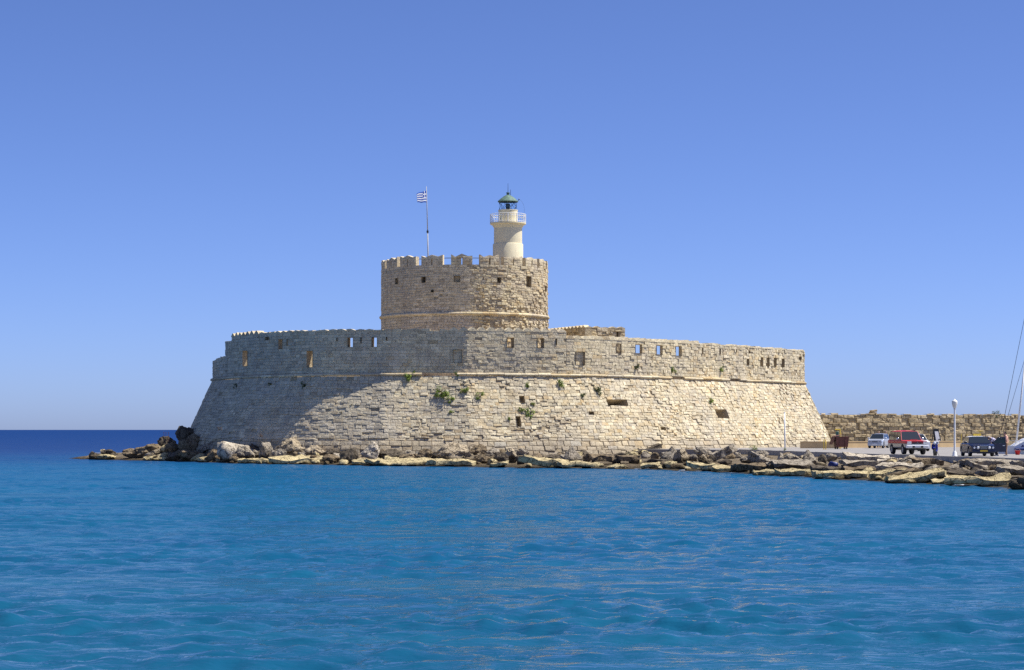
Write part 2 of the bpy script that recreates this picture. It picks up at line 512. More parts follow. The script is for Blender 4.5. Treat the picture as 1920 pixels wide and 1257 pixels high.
fs = [(i*m+j, (i+1)*m+j, (i+1)*m+j+1, i*m+j+1) for i in range(len(rows)-1) for j in range(m-1)]
mb.add(vs, fs)
tag(mb.build('shore', 'shore_rubble', smooth=True), kind='structure')

kp = [kerb_pt(p) for p in (1385,1400,1460,1528,1600,1675,1789,1920,2100)]
far = [Vector((60,100,QZ)), Vector((80,100,QZ)), Vector((80,148,QZ)), Vector((38.9,163,QZ)), Vector((55,232,QZ)), Vector((80,236,QZ)), Vector((80,275,QZ)), Vector((5,275,QZ)), Vector((6,215,QZ))]
poly = [Vector((p.x + .34, p.y + .10, QZ)) for p in kp] + far
n = len(poly)
q = MB(); q.add([(p.x, p.y, QZ) for p in poly] + [(p.x, p.y, -1.0) for p in poly],
                [tuple(range(n))] + [(i, (i+1) % n, n + (i+1) % n, n + i) for i in range(n)])
quay = tag(q.build('quay', 'asphalt'), kind='structure')
# kerb: one concrete length after another along the edge
for a, b in zip(kp[:-1], kp[1:]):
    L = (b - a).length; k = max(1, int(L / 3.0)); d = (b - a).normalized(); nrm = Vector((d.y, -d.x, 0))
    if nrm.x > 0: nrm = -nrm
    for i in range(k):
        p0 = a + d * (L * i / k + .015); p1 = a + d * (L * (i + 1) / k - .015)
        z0, z1 = QZ - .5, QZ + .07 + random.uniform(-.012, .012)
        e = MB(); w2 = .36
        e.add([p0 + Vector((0,0,z0-QZ)), p1 + Vector((0,0,z0-QZ)), p1 - nrm*w2 + Vector((0,0,z0-QZ)), p0 - nrm*w2 + Vector((0,0,z0-QZ)),
               p0 + Vector((0,0,z1-QZ)), p1 + Vector((0,0,z1-QZ)), p1 - nrm*w2 + Vector((0,0,z1-QZ)), p0 - nrm*w2 + Vector((0,0,z1-QZ))],
              [(3,2,1,0),(4,5,6,7),(0,1,5,4),(1,2,6,5),(2,3,7,6),(3,0,4,7)])
        e.build('kerb', 'concrete', quay)

# ------------------------------------------------------------------ masonry
PAL = {
    'talus':  [((.50,.45,.36), 5), ((.56,.52,.43), 3), ((.47,.40,.29), 2), ((.42,.39,.34), 2), ((.43,.34,.22), .4)],
    'talus_l':[((.48,.44,.37), 5), ((.44,.41,.36), 4), ((.53,.48,.40), 2), ((.40,.35,.28), 1)],
    'base':   [((.46,.41,.33), 4), ((.42,.38,.32), 3), ((.52,.46,.37), 2), ((.44,.36,.25), 1.2), ((.42,.41,.39), .4)],
    'para':   [((.54,.49,.39), 5), ((.58,.53,.43), 3), ((.49,.44,.36), 2), ((.51,.42,.29), .8)],  # stone lightened so the shaded parapet reads brighter; fill light put into the colour
    'para_r': [((.52,.47,.37), 5), ((.57,.52,.43), 3), ((.48,.40,.28), 1.6), ((.43,.39,.32), 1)],
    'keep_l': [((.51,.46,.38), 5), ((.55,.50,.42), 3), ((.45,.40,.33), 2)],
    'keep_r': [((.52,.46,.36), 4), ((.55,.49,.37), 3), ((.47,.38,.25), 2), ((.43,.37,.29), 1.5)],
    'keep_w': [((.54,.50,.45), 5), ((.49,.44,.38), 3)],
    'mole':   [((.38,.32,.235), 4), ((.42,.36,.265), 3), ((.33,.275,.20), 2.5), ((.47,.40,.30), 1.2)],
    'turret': [((.52,.46,.35), 4), ((.48,.40,.27), 2), ((.42,.37,.30), 2)],
}
def pick(pal):
    L = PAL[pal]; w = sum(b for a, b in L); r_ = random.uniform(0, w)
    for a, b in L:
        r_ -= b
        if r_ <= 0: break
    k = random.gauss(1, .10)
    return tuple(max(.05, min(.75, c * k)) for c in a)

def mono(fr, s):
    return fr(s) if callable(fr) else fr

def masonry(S0, S1, levels, surf, style, openings=(), out=None):
    """stones of a coursed wall: surf(s, z, d) is the point at arc length s, height z, d metres proud of the wall face."""
    out = [] if out is None else out
    for z0, z1 in zip(levels[:-1], levels[1:]):
        cuts = sorted([(o['s0'], o['s1']) for o in openings if o['z0'] < z1 - .02 and o['z1'] > z0 + .02])
        ivs, s = [], S0
        for a, b in cuts:
            if a > s: ivs.append((s, min(a, S1)))
            s = max(s, b)
        if s < S1: ivs.append((s, S1))
        for a, b in ivs:
            s = a
            while s < b - .05:
                st = style(s, (z0 + z1) / 2)
                w_ = random.uniform(*st['w'])
                e = min(b, s + w_)
                if b - e < st['w'][0] * .6: e = b
                parts = [(s, e, z0, z1)]
                if random.random() < st.get('split', 0) and z1 - z0 > .25:
                    zm = z0 + (z1 - z0) * random.uniform(.4, .6)
                    if random.random() < .6:
                        sm = s + (e - s) * random.uniform(.35, .65)
                        parts = [(s, e, z0, zm), (s, sm, zm, z1), (sm, e, zm, z1)]
                    else: parts = [(s, e, z0, zm), (s, e, zm, z1)]
                for (u0, u1, y0, y1) in parts:
                    if random.random() < st.get('miss', 0): continue
                    rg = st['rough']; j = st.get('joint', .006) + rg * .10
                    d = random.gauss(0, rg) ; d = max(-2.2 * rg, min(2.2 * rg, d))
                    bev = min(.008 + rg * .32, (u1 - u0) * .22, (y1 - y0) * .22)
                    uu0, uu1, yy0, yy1 = u0 + j, u1 - j, y0 + j * .8, y1 - j * .8
                    rj = lambda k_: random.uniform(-k_, k_)
                    c = rg * .5
                    ring = [(uu0 + rj(c*.5), yy0 + rj(c*.4)), (uu1 + rj(c*.5), yy0 + rj(c*.4)), (uu1 + rj(c*.5), yy1 + rj(c*.4)), (uu0 + rj(c*.5), yy1 + rj(c*.4))]
                    cu, cy = (uu0 + uu1) / 2, (yy0 + yy1) / 2
                    vs_ = [surf(x, z, -.22) for x, z in ring]
                    vs_ += [surf(x, z, d - bev) for x, z in ring]
                    for x, z in ring:
                        sx = 1 if x < cu else -1; sz = 1 if z < cy else -1
                        vs_.append(surf(x + sx * bev * random.uniform(.7, 1.5), z + sz * bev * random.uniform(.7, 1.5), d + rj(rg * .6)))
                    vs_.append(surf(cu + rj(.1) * (u1 - u0), cy + rj(.1) * (y1 - y0), d + rg * random.uniform(.0, .7)))
                    fs_ = [(0,1,5,4),(1,2,6,5),(2,3,7,6),(3,0,4,7),(4,5,9,8),(5,6,10,9),(6,7,11,10),(7,4,8,11),(8,9,12),(9,10,12),(10,11,12),(11,8,12)]
                    out.append((vs_, fs_, pick(st['pal'])))
                s = e
    return out

def core(S0, S1, levels, surf, openings=(), step=.6, thick=None, d0=-.10, top=True):
    """the wall behind the stones, with reveals round its openings; thick closes it with an inner face."""
    mb = MB(); ss = {round(S0, 4), round(S1, 4)}
    k = max(1, int((S1 - S0) / step))
    for i in range(k + 1): ss.add(round(S0 + (S1 - S0) * i / k, 4))
    for o in openings:
        for z in (o['s0'], o['s1']):
            if S0 < z < S1: ss.add(round(z, 4))
    for o in openings:
        if o.get('flare'): ss.add(round(min(o['s1'] + o['flare'], S1), 4))
    ss = sorted(ss); ss = [s for i, s in enumerate(ss) if i == 0 or s - ss[i-1] > .004]
    def hit(a, b, z0, z1):
        for o in openings:
            if o['s0'] < (a + b) / 2 < o['s1'] and o['z0'] < (z0 + z1) / 2 < o['z1']: return o
        return None
    for a, b in zip(ss[:-1], ss[1:]):
        for z0, z1 in zip(levels[:-1], levels[1:]):
            o = hit(a, b, z0, z1)
            if o is None:
                mb.add([surf(a, z0, d0), surf(b, z0, d0), surf(b, z1, d0), surf(a, z1, d0)], [(0,1,2,3)])
            if thick and o is None:
                for o2 in openings:
                    if o2.get('flare') and o2['s1'] <= (a + b) / 2 < o2['s1'] + o2['flare'] and o2['z0'] < (z0 + z1) / 2 < o2['z1']: o = o2
            if thick and (o is None or o.get('depth')):
                mb.add([surf(a, z0, -thick), surf(b, z0, -thick), surf(b, z1, -thick), surf(a, z1, -thick)], [(3,2,1,0)])
        if top and thick:
            z = levels[-1]
            mb.add([surf(a, z, d0), surf(b, z, d0), surf(b, z, -thick), surf(a, z, -thick)], [(0,1,2,3)])
    for o in openings:
        if o['s1'] < S0 or o['s0'] > S1: continue
        a, b, z0, z1 = o['s0'], o['s1'], o['z0'], o['z1']
        dd = o.get('depth') or thick
        fl = o.get('splay', .0)
        a2, b2 = a + fl * (b - a), b - fl * (b - a) + o.get('flare', 0)
        q0 = [surf(a, z0, d0 + .12), surf(b, z0, d0 + .12), surf(b, z1, d0 + .12), surf(a, z1, d0 + .12)]
        q1 = [surf(a2, z0, -dd), surf(b2, z0, -dd), surf(b2, z1, -dd), surf(a2, z1, -dd)]
        mb.add(q0 + q1, [(0,1,5,4),(1,2,6,5),(2,3,7,6),(3,0,4,7)] + ([(4,5,6,7)] if o.get('depth') else []))
    if thick:
        for s in (S0, S1):
            mb.add([surf(s, levels[0], d0), surf(s, levels[0], -thick), surf(s, levels[-1], -thick), surf(s, levels[-1], d0)], [(0,1,2,3)])
    return mb

def place_stones(stones, parent, mat, limit=300, name='stone', restname='small_stones'):
    """the stones that show largest become parts of their own, the rest one joined part."""
    sc_ = []
    for i, (vs_, fs_, tn) in enumerate(stones):
        a, b, c = Vector(vs_[4]), Vector(vs_[5]), Vector(vs_[7])
        nr = (b - a).cross(c - a); ctr = (Vector(vs_[4]) + Vector(vs_[6])) / 2
        v = Vector((0, 0, H)) - ctr
        proj = abs(nr.dot(v.normalized())) / v.length_squared
        px = 960 + F * ctr.x / ctr.y
        if not (0 < px < 1920): proj *= .01
        if nr.dot(v) * 1 < 0: proj *= .05
        sc_.append((proj, i))
    sc_.sort(reverse=True)
    big = {i for _, i in sc_[:limit]}
    rest = MB()
    for i, (vs_, fs_, tn) in enumerate(stones):
        if i in big:
            m_ = MB(); m_.add(vs_, fs_, tn)
            world_child(m_.build(name, mat, fix=False), parent)
        else: rest.add(vs_, fs_, tn)
    if rest.v:
        world_child(tag(rest.build(restname, mat, fix=False), kind='stuff'), parent)

# ------------------------------------------------------------------ the fort's plan
K = 1.08
front = [(405,206),(430,202.5),(484,197),(590,191.5),(725,189.5),(875,189.5),(1050,192.5),(1170,197),(1255,202),(1300,205),(1400,213.5),(1508,225)]
fp = [Vector(((x - 960) / F * y * K, y * K, 0)) for x, y in front]
back = [Vector((p[0] * 1.038, p[1] * 1.038, 0)) for p in [(32.9,241),(32.6,248),(28,257),(16,263),(0,264),(-14,258),(-24,247),(-30,233),(-31,222)]]
def catmull(P, closed=False, step=.25):
    out = []
    n_ = len(P)
    for i in range(n_ - 1):
        p0 = P[i-1] if i > 0 else P[i] * 2 - P[i+1]
        p1, p2 = P[i], P[i+1]
        p3 = P[i+2] if i + 2 < n_ else P[i+1] * 2 - P[i]
        k = max(2, int((p2 - p1).length / step))
        for j in range(k):
            t_ = j / k
            out.append(.5 * ((2*p1) + (p2 - p0)*t_ + (2*p0 - 5*p1 + 4*p2 - p3)*t_*t_ + (3*p1 - p0 - 3*p2 + p3)*t_**3))
    out.append(P[-1].copy())
    return out
pathA = catmull(fp[:5]); pathB = [fp[4].lerp(fp[5], i / 30) for i in range(31)]; pathC = catmull(fp[5:])
pathD = catmull([fp[-1]] + back + [fp[0]])
LP = pathA + pathB[1:] + pathC[1:] + pathD[1:]
PX_ = np.array([p.x for p in LP]); PY_ = np.array([p.y for p in LP])
SS = np.concatenate([[0], np.cumsum(np.hypot(np.diff(PX_), np.diff(PY_)))])
STOT = SS[-1]
S1508 = SS[len(pathA) + len(pathB) - 1 + len(pathC) - 2]
sg = np.arange(0, STOT, .2)
gx, gy = np.interp(sg, SS, PX_), np.interp(sg, SS, PY_)
tx, ty = np.roll(gx, -1) - np.roll(gx, 1), np.roll(gy, -1) - np.roll(gy, 1)
ln = np.hypot(tx, ty); tx, ty = tx / ln, ty / ln
def smooth(a, w_):
    k = int(w_ / .2); ker = np.ones(2*k+1) / (2*k+1)
    return np.convolve(np.concatenate([a[-k:], a, a[:k]]), ker, 'valid')
nxs, nys = smooth(ty, 4.0), smooth(-tx, 4.0); l2 = np.hypot(nxs, nys); nxs, nys = nxs / l2, nys / l2
nxp, nyp = smooth(ty, .4), smooth(-tx, .4); l3 = np.hypot(nxp, nyp); nxp, nyp = nxp / l3, nyp / l3
def ip(s, a):
    s = s % STOT; i = s / .2; k = int(i); f_ = i - k; n_ = len(a)
    return a[k % n_] * (1 - f_) + a[(k + 1) % n_] * f_
ZC = 8.54; ZTOP = 12.70; ZTOP2 = 12.11; BAT = .46
def wob(s, z, lo, hi, a):
    k_ = min(1.0, (z - lo) / .8, (hi - z) / .8)
    return z + (a * k_ * mnoise.noise(Vector((s * .22, z * .8, 5.0))) + a * .4 * k_ * mnoise.noise(Vector((s * .9, z * 1.2, 2.0))) if k_ > 0 else 0)
def talus_surf(s, z, d):
    z = wob(s, z, .3, ZC - .2, .17)
    off = BAT * (ZC - z) + d
    return (ip(s, gx) + ip(s, nxs) * off, ip(s, gy) + ip(s, nys) * off, z + d * .4)
def para_surf(s, z, d):
    z = wob(s, z, ZC + .1, ZTOP2, .08)
    return (ip(s, gx) + ip(s, nxp) * d, ip(s, gy) + ip(s, nyp) * d, z)
front_mask = sg <= S1508
pxg = 960 + F * gx[front_mask] / gy[front_mask]
def s_of(px): return float(np.interp(px, pxg, sg[front_mask]))
def px_of_s(s): return 960 + F * ip(s, gx) / ip(s, gy)
def y_to_z(px, py, off=0.0):
    s = s_of(px); Y = ip(s, gy) - off
    return H - (py - HY) * Y / F

# course lines
def courses(z0, z1, lo, hi):
    L = [z0]
    while L[-1] < z1 - lo * 1.3: L.append(L[-1] + random.uniform(lo, hi))
    L[-1] = z1 if z1 - L[-1] < lo * .6 else L[-1]
    if L[-1] != z1: L.append(z1)
    return L
TL = courses(.3, 2.35, .42, .55) + courses(2.35, ZC - .18, .25, .35)[1:]
PLV = [ZC + .12 + (ZTOP - ZC - .12) * i / 13 for i in range(14)]
def snap(L, z): return min(L, key=lambda q_: abs(q_ - z))
def opening(L, pxc, y0, y1, wpx, depth=None, splay=0.0, talus=False):
    s = s_of(pxc)
    if talus:
        # find s whose batter point projects to pxc at that height
        zc = y_to_z(pxc, (y0 + y1) / 2, 2.0)
        best = min(np.arange(s - 6, s + 6, .1), key=lambda q_: abs(960 + F * talus_surf(q_, zc, 0)[0] / talus_surf(q_, zc, 0)[1] - pxc))
        s = float(best); p_ = talus_surf(s, zc, 0); Y = p_[1]; a = talus_surf(s + .5, zc, 0)
    else:
        Y = ip(s, gy); p_ = para_surf(s, 10, 0); a = para_surf(s + .5, 10, 0)
    dpx = abs(F * a[0] / a[1] - F * p_[0] / p_[1]) / .5
    w_ = wpx / max(dpx, 3)
    z0, z1 = H - (y1 - HY) * Y / F, H - (y0 - HY) * Y / F
    a0, a1 = snap(L, z0), snap(L, z1)
    if a1 <= a0: a1 = L[min(len(L) - 1, L.index(a0) + 1)]
    return dict(s0=s - w_ / 2, s1=s + w_ / 2, z0=a0, z1=a1, depth=depth, splay=splay)

bastion = empty('fortress_bastion', (0, 225, 0))
tag(bastion, 'broad round stone sea fort with sloping base and parapet walls above the shore rocks', 'fort')

TO = [opening(TL, 1158, 749, 763, 38, 1.6, .1, True), opening(TL, 1353, 767, 783, 20, .9, .1, True), opening(TL, 972, 784, 797, 8, .7, 0, True),
      opening(TL, 979, 741, 752, 9, .6, 0, True), opening(TL, 1108, 772, 777, 9, .5, 0, True), opening(TL, 1243, 799, 804, 9, .4, 0, True)]
def talus_style(s, z):
    px = px_of_s(s)
    if z < 2.3:
        return dict(w=(.55, 1.15), rough=.035, miss=.012, pal='base' if px < 1330 else 'talus', joint=.02, split=.05)
    if px < 560: return dict(w=(.4, 1.0), rough=.016, miss=.012, pal='talus_l', split=.03)
    if px < 740: return dict(w=(.35, .85), rough=.024, miss=.014, pal='talus_l', split=.05)
    nz = mnoise.noise(Vector((s * .22, z * .5, 1.7)))
    rough = .020 + .036 * max(0, nz + .1)
    return dict(w=(.28, .78), rough=rough, miss=.018 + .04 * max(0, nz), pal='talus', split=.08 + .25 * max(0, nz))
SF0, SF1 = -7.0, S1508 + 9.0
tcore = core(-7.0, STOT - 7.0, TL, talus_surf, TO, step=.8, d0=-.07)
talus = world_child(tcore.build('sloping_base', 'mortar', fix=False), bastion)
talus.location = -Vector(bastion.location)
place_stones(masonry(SF0, SF1, TL, talus_surf, talus_style, TO), talus, 'limestone')

# parapet in lengths of different height
PO = [opening(PLV, *a) for a in [
    (460,660,688,9),(526,638,652,6.5),(581,658,686,11),(657,633,651,10),(702,632,649,10),(957,631,651,13),(1014,633,653,12),
    (1160,646,662,9),(1197,647,663,12),(1236,647,663,11),(1272,649,664,11)]]
PO += [opening(PLV, *a) for a in [
    (858,657,681,17,.16),(1088,660,686,17,.25),(1402,671,685,4.6,1.1),(1428,670,687,4.6,1.1),(1440,670,687,4.6,1.1),(1453,671,688,4.6,1.1),
    (1468,672,688,4.6,1.1),(1500,667,677,4.5,1.1),(501,635,641,7,.5),(1317,651,665,1.6,.6),(1350,652,666,1.6,.6),(1380,654,664,1.6,.6),(1404,655,664,2.4,.6),
    (539,634,646,1.8,.6),(632,631,642,1.8,.6),(677,631,643,1.8,.6),(725,630,641,1.8,.6),(1043,634,649,2.2,.6)]]
for o in PO:
    if not o['depth'] and px_of_s(o['s0']) > 1100: o['flare'] = .75
def para_style(s, z):
    px = px_of_s(s)
    if px < 600: return dict(w=(.5, 1.15), rough=.022, miss=.012, pal='talus_l', split=.08)
    if px < 875: return dict(w=(.36, .95), rough=.012 if z > 9.6 else .02, miss=.008, pal='para', split=.05)
    if px < 1180: return dict(w=(.36, .9), rough=.010 if z > 10.8 else .022, miss=.006 if z > 10.8 else .025, pal='para', split=.03 if z > 10.8 else .15)
    return dict(w=(.34, .8), rough=.03, miss=.018, pal='para_r', split=.1)
def upto(zt): return [z for z in PLV if z < zt - .1] + [zt]
sec = [(s_of(405) - 6.5, s_of(422), 10.55), (s_of(422), s_of(434), 12.3), (s_of(434), s_of(1062), ZTOP), (s_of(1062), S1508 + 9, ZTOP2), (S1508 + 9, STOT - 22, ZTOP2), (STOT - 22, STOT - 6.5 + s_of(405), 10.4)]
stones = []
pm = MB()
for i, (a, b, zt) in enumerate(sec):
    lv = upto(zt)
    ops = [o for o in PO if a < (o['s0'] + o['s1']) / 2 < b]
    for o in ops: o['z1'] = min(o['z1'], snap(lv, o['z1']))
    c_ = core(a, b, lv, para_surf, ops, step=.8, thick=.85, d0=-.05)
    pm.add(c_.v, c_.f)
    if i < 4: masonry(a, b, lv, para_surf, para_style, ops, stones)
    for o in ops:
        if o['depth'] and o['depth'] < .3:
            masonry(o['s0'], o['s1'], [z for z in lv if o['z0'] - .01 <= z <= o['z1'] + .01], lambda s_, z_, d_, q_=o['depth']: para_surf(s_, z_, d_ - q_ + .03), para_style, (), stones)
parapet = world_child(pm.build('parapet', 'mortar', fix=False), bastion)
place_stones(stones, parapet, 'limestone')

# coping along the parapet: pointed teeth or ragged flat stones
def coping(s0, s1, z, kind, pal, hh=.34):
    ctr = (s0 + s1) / 2
    p_, q_ = Vector(para_surf(ctr, z, 0)), Vector(para_surf(ctr + .2, z, 0))
    d = (q_ - p_).normalized(); nr = Vector((d.y, -d.x, 0)); w_ = (s1 - s0) / 2
    m_ = MB()
    if kind == 'tooth':
        pr = [(-w_, -.02), (w_, -.02), (w_, .05), (w_ * .15, hh), (-w_ * .15, hh), (-w_, .05)]
    else:
        h1, h2, h3 = random.uniform(.04, .20), random.uniform(.06, .24), random.uniform(.04, .20)
        pr = [(-w_ + .01, -.02), (w_ - .01, -.02), (w_ - .01, h1), (0, h2), (-w_ + .01, h3)]
    f0, f1 = .03 + random.uniform(-.02, .02), -.75
    vs_ = [p_ + d * x + nr * f0 + Vector((0, 0, y)) for x, y in pr] + [p_ + d * x + nr * f1 + Vector((0, 0, y)) for x, y in pr]
    k = len(pr)
    m_.add(vs_, [tuple(range(k)), tuple(range(2*k - 1, k - 1, -1))] + [(i, (i+1) % k, k + (i+1) % k, k + i) for i in range(k)], pick(pal))
    world_child(m_.build('coping_stone', 'coping'), parapet)
def run(pa, pb, z, kind, w_, pal, hh=.34, skip=0.0):
    a, b = s_of(pa), s_of(pb); k = max(1, round((b - a) / w_))
    for i in range(k):
        if random.random() < skip: continue
        coping(a + (b - a) * i / k, a + (b - a) * (i + 1) / k, z, kind, pal, hh * random.uniform(.85, 1.1))
run(434, 486, ZTOP, 'tooth', .95, 'talus', .38)
run(486, 842, ZTOP, 'flat', .9, 'para', skip=.12)
run(842, 1062, ZTOP, 'tooth', .94, 'para', .36)
run(1062, 1312, ZTOP2, 'tooth', .94, 'para', .34)
run(1312, 1508, ZTOP2, 'flat', .8, 'para_r', skip=.06)
run(405, 422, 10.55, 'flat', .8, 'talus_l', .3)

# half-round string course at the head of the slope, in worn lengths
s = SF0
while s < SF1:
    L = random.uniform(1.1, 2.4); e = min(SF1, s + L)
    if random.random() < .07: s = e; continue
    m_ = MB(); secs = []
    k = 4; dz = random.uniform(-.03, .03); rr = random.uniform(.13, .17)
    for i in range(k + 1):
        q_ = s + .012 + (e - s - .024) * i / k
        ring = []
        for j in range(7):
            a = -math.pi/2 + math.pi * j / 6
            ring.append(para_surf(q_, ZC - .02 + dz + rr * math.sin(a), .02 + (rr + .10) * math.cos(a)))
        ring += [para_surf(q_, ZC - .02 + dz + rr, -.25), para_surf(q_, ZC - .02 + dz - rr, -.25)]
        secs.append(ring)
    m_.loft(secs); m_.t = [pick('talus')] * len(m_.v)
    world_child(m_.build('string_course', 'coping'), parapet)
    s = e

# courtyard inside the walls
m_ = MB(); k = 90
ring = [para_surf(STOT * i / k, 8.2, -1.0) for i in range(k)]
m_.add(ring, [tuple(range(k))])
world_child(m_.build('courtyard_floor', 'mortar'), bastion)

# ------------------------------------------------------------------ the round keep
KC = Vector(((871 - 960) / F * 217 * K, 217 * K, 0)); KR = 156 / F * 217 * K
def zk(py): return H - (py - HY) * (KC.y - KR) / F
def keep_surf(s, z, d):
    a = s / KR
    if z > 12: z = wob(s, z, 12, zk(588), .10) if z < zk(588) else wob(s, z, zk(588) + .15, zk(496), .10)
    return (KC.x + (KR + d) * math.sin(a), KC.y - (KR + d) * math.cos(a), z)
keep = empty('round_keep', (KC.x, KC.y, 8.2))
tag(keep, 'tall round stone keep with battlements rising inside the fort', 'tower')
ZS, ZK = zk(588), zk(496)
KL1 = courses(8.2, ZS - .12, .24, .32); KL2 = courses(ZS + .14, ZK, .23, .31)
KLV = KL1 + KL2
def kop(pxc, y0, y1, wpx, depth):
    sn = max(-.985, min(.985, (pxc - 871) / 156)); a = math.asin(sn)
    w_ = wpx / (18.0 * math.cos(a)); z0, z1 = snap(KL2, zk(y1)), snap(KL2, zk(y0))
    if z1 <= z0: z1 = KL2[KL2.index(z0) + 1]
    return dict(s0=a*KR - w_/2, s1=a*KR + w_/2, z0=z0, z1=z1, depth=depth, splay=0)
KO = [kop(749,517,528,5.5,.9), kop(800,517,527,8,.8), kop(861,517,528,12,.22), kop(937,517,528,7,.9), kop(991,516,532,8.5,.9), kop(1022,527,537,4,.8), kop(816,546,549,5,.4)]
def keep_style(s, z):
    a = math.degrees(s / KR); nz = mnoise.noise(Vector((s * .25, z * .4, 9.0)))
    if a > 8 and z < 17.3 + nz * 1.5:
        return dict(w=(.24, .55), rough=.065, miss=.06, pal='keep_r', split=.12)
    if a > 4: return dict(w=(.3, .7), rough=.03, miss=.015, pal='keep_r', split=.05)
    if z < 15.9 + nz * 1.6 and a > -48: return dict(w=(.28, .65), rough=.025, miss=.025, pal='keep_w', split=.06)
    return dict(w=(.34, .8), rough=.018, miss=.008, pal='keep_l', split=.03)
C2 = math.pi * KR
kc = core(-C2, C2, KLV, keep_surf, KO, step=.7, d0=-.055)
kwall = world_child(kc.build('keep_wall', 'mortar', fix=False), keep)
ks = masonry(-C2 * .62, C2 * .62, KL1, keep_surf, keep_style)
ks = masonry(-C2 * .62, C2 * .62, KL2, keep_surf, keep_style, KO, ks)
place_stones(ks, kwall, 'keep_stone')
# moulded band
a = -180.0
while a < 180:
    L = random.uniform(7, 14); b = min(180, a + L); m_ = MB(); secs = []
    for i in range(6):
        q_ = R(a + (b - a) * i / 5) * KR
        secs.append([keep_surf(q_, ZS + .17 * math.sin(-math.pi/2 + math.pi * j / 6), .02 + .20 * math.cos(-math.pi/2 + math.pi * j / 6)) for j in range(7)] +
                    [keep_surf(q_, ZS + .17, -.3), keep_surf(q_, ZS - .17, -.3)])
    m_.loft(secs); m_.t = [pick('keep_l' if b < 0 else 'keep_r')] * len(m_.v)
    world_child(m_.build('moulded_band', 'coping'), keep); a = b
# roof terrace of the keep
m_ = MB(); m_.lathe([(KR - .06, ZK), (KR - .7, ZK), (KR - .7, ZK - .8), (.01, ZK - .8)], (KC.x, KC.y, 0), 64)
world_child(m_.build('roof_terrace', 'mortar'), keep)
# battlements: notched merlons, each cut by an arrow slit
MER = [(-47.8,-33.2),(-28.9,-13.3),(-7.7,6.5),(11.5,25),(28.3,43.8),(46.9,60),(63.5,77),(81,95)] + [(-66,-51),(-84,-70),(-103,-88)]
MER += [(a, a + 15) for a in range(100, 250, 20)]
def merlon(a0, a1):
    r0 = KR - .02; th = .55; w_ = R(a1 - a0) * KR; mid = R((a0 + a1) / 2); h = zk(478) - ZK
    h *= random.uniform(.95, 1.04)
    v1, v2, v3, v4, v5 = [random.uniform(-.10, .07) for _ in range(5)]
    sw = .07
    outl = [(0,0), (w_/2 - sw,0), (w_/2 - sw,.68*h), (w_/2 + sw,.68*h), (w_/2 + sw,0), (w_,0), (w_,h+v1), (.80*w_, .83*h+v2), (.5*w_, h+.05+v3), (.2*w_, .83*h+v4), (0,h+v5)]
    outl = [(x - w_/2, z) for x, z in outl]
    def P3(x, z, d):
        aa = mid + x / KR
        return (KC.x + (r0 - d) * math.sin(aa), KC.y - (r0 - d) * math.cos(aa), ZK + z - .01)
    k = len(outl)
    m_ = MB(); m_.add([P3(x, z, 0) for x, z in outl] + [P3(x, z, th) for x, z in outl],
        [(0,1,2,9,10), (2,3,7,8,9), (3,4,5,6,7), (k+10,k+9,k+2,k+1,k), (k+9,k+8,k+7,k+3,k+2), (k+7,k+6,k+5,k+4,k+3)] + [(i, k+i, k+(i+1)%k, (i+1)%k) for i in range(k)])
    m_.t = [pick('keep_l' if a1 < 0 else 'para_r')] * len(m_.v)
    o = world_child(m_.build('merlon', 'coping'), keep)
    # facing blocks of the merlon
    if -90 < a0 < 92:
        zs = [0.0, .30*h, .58*h, .80*h]
        st = []
        for (xa, xb) in ((-w_/2, -sw), (sw, w_/2)):
            sf = lambda s_, z_, d_: keep_surf(s_, z_, d_ - .01)
            masonry(mid*KR + xa + .01, mid*KR + xb - .01, [ZK + z for z in zs], lambda s_, z_, d_: keep_surf(s_, z_, d_ * .6 + .012),
                    lambda s_, z_: dict(w=(.35,.7), rough=.022, miss=.02, pal='keep_l' if a1 < 0 else 'keep_r'), (), st)
        for vs_, fs_, tn in st:
            e = MB(); e.add(vs_, fs_, tn); world_child(e.build('stone', 'keep_stone', fix=False), o)
for a0, a1 in MER: merlon(a0, a1)
# handrail inside the battlements
m_ = MB(); rr = KR - 1.1; zz = zk(481.5) - .05
pts = [(KC.x + rr * math.sin(R(a)), KC.y - rr * math.cos(R(a)), zz) for a in range(0, 361, 6)]
m_.path(pts, .035, 6)
rail = world_child(m_.build('handrail', 'dark_metal'), keep)
for a in range(0, 360, 24):
    m_ = MB(); x, y = KC.x + rr * math.sin(R(a)), KC.y - rr * math.cos(R(a))
    m_.tube((x, y, ZK - .8), (x, y, zz), .03, .03, 6); world_child(m_.build('post', 'dark_metal'), rail)

# ------------------------------------------------------------------ lighthouse
LY = 219 * K; LS = F / LY; LX = (952.5 - 960) / LS
def zl(py): return H + (HY - py) / LS
lh = empty('lighthouse', (LX, LY, ZK - .8))
tag(lh, 'small cream lighthouse with green domed lantern on top of the keep', 'lighthouse')
def lp(name, prof, mat, parent=lh, n=48, smooth=True):
    m_ = MB(); m_.lathe([(r_, z - (ZK - .8)) for r_, z in prof], (0, 0, 0), n)
    o = m_.build(name, mat, parent, smooth)
    return o
u = 1 / LS
def autosm(o):
    o.data.polygons.foreach_set('use_smooth', [True] * len(o.data.polygons))
    o.data.set_sharp_from_angle(angle=R(35))
autosm(lp('base_drum', [(28.4*u, ZK - .8), (28.4*u, zl(459)), (27.6*u, zl(457.8)), (26.2*u, zl(457.4))], 'cream_paint'))
autosm(lp('shaft', [(26.5*u, zl(458)), (26.3*u, zl(428))], 'cream_paint'))
gal = lp('gallery', [(26.35*u, zl(428)), (28*u, zl(426)), (29*u, zl(423.5)), (33.0*u, zl(421.5)), (33.8*u, zl(420.8)), (33.8*u, zl(418.6)), (17*u, zl(418.5))], 'cream_paint'); autosm(gal)
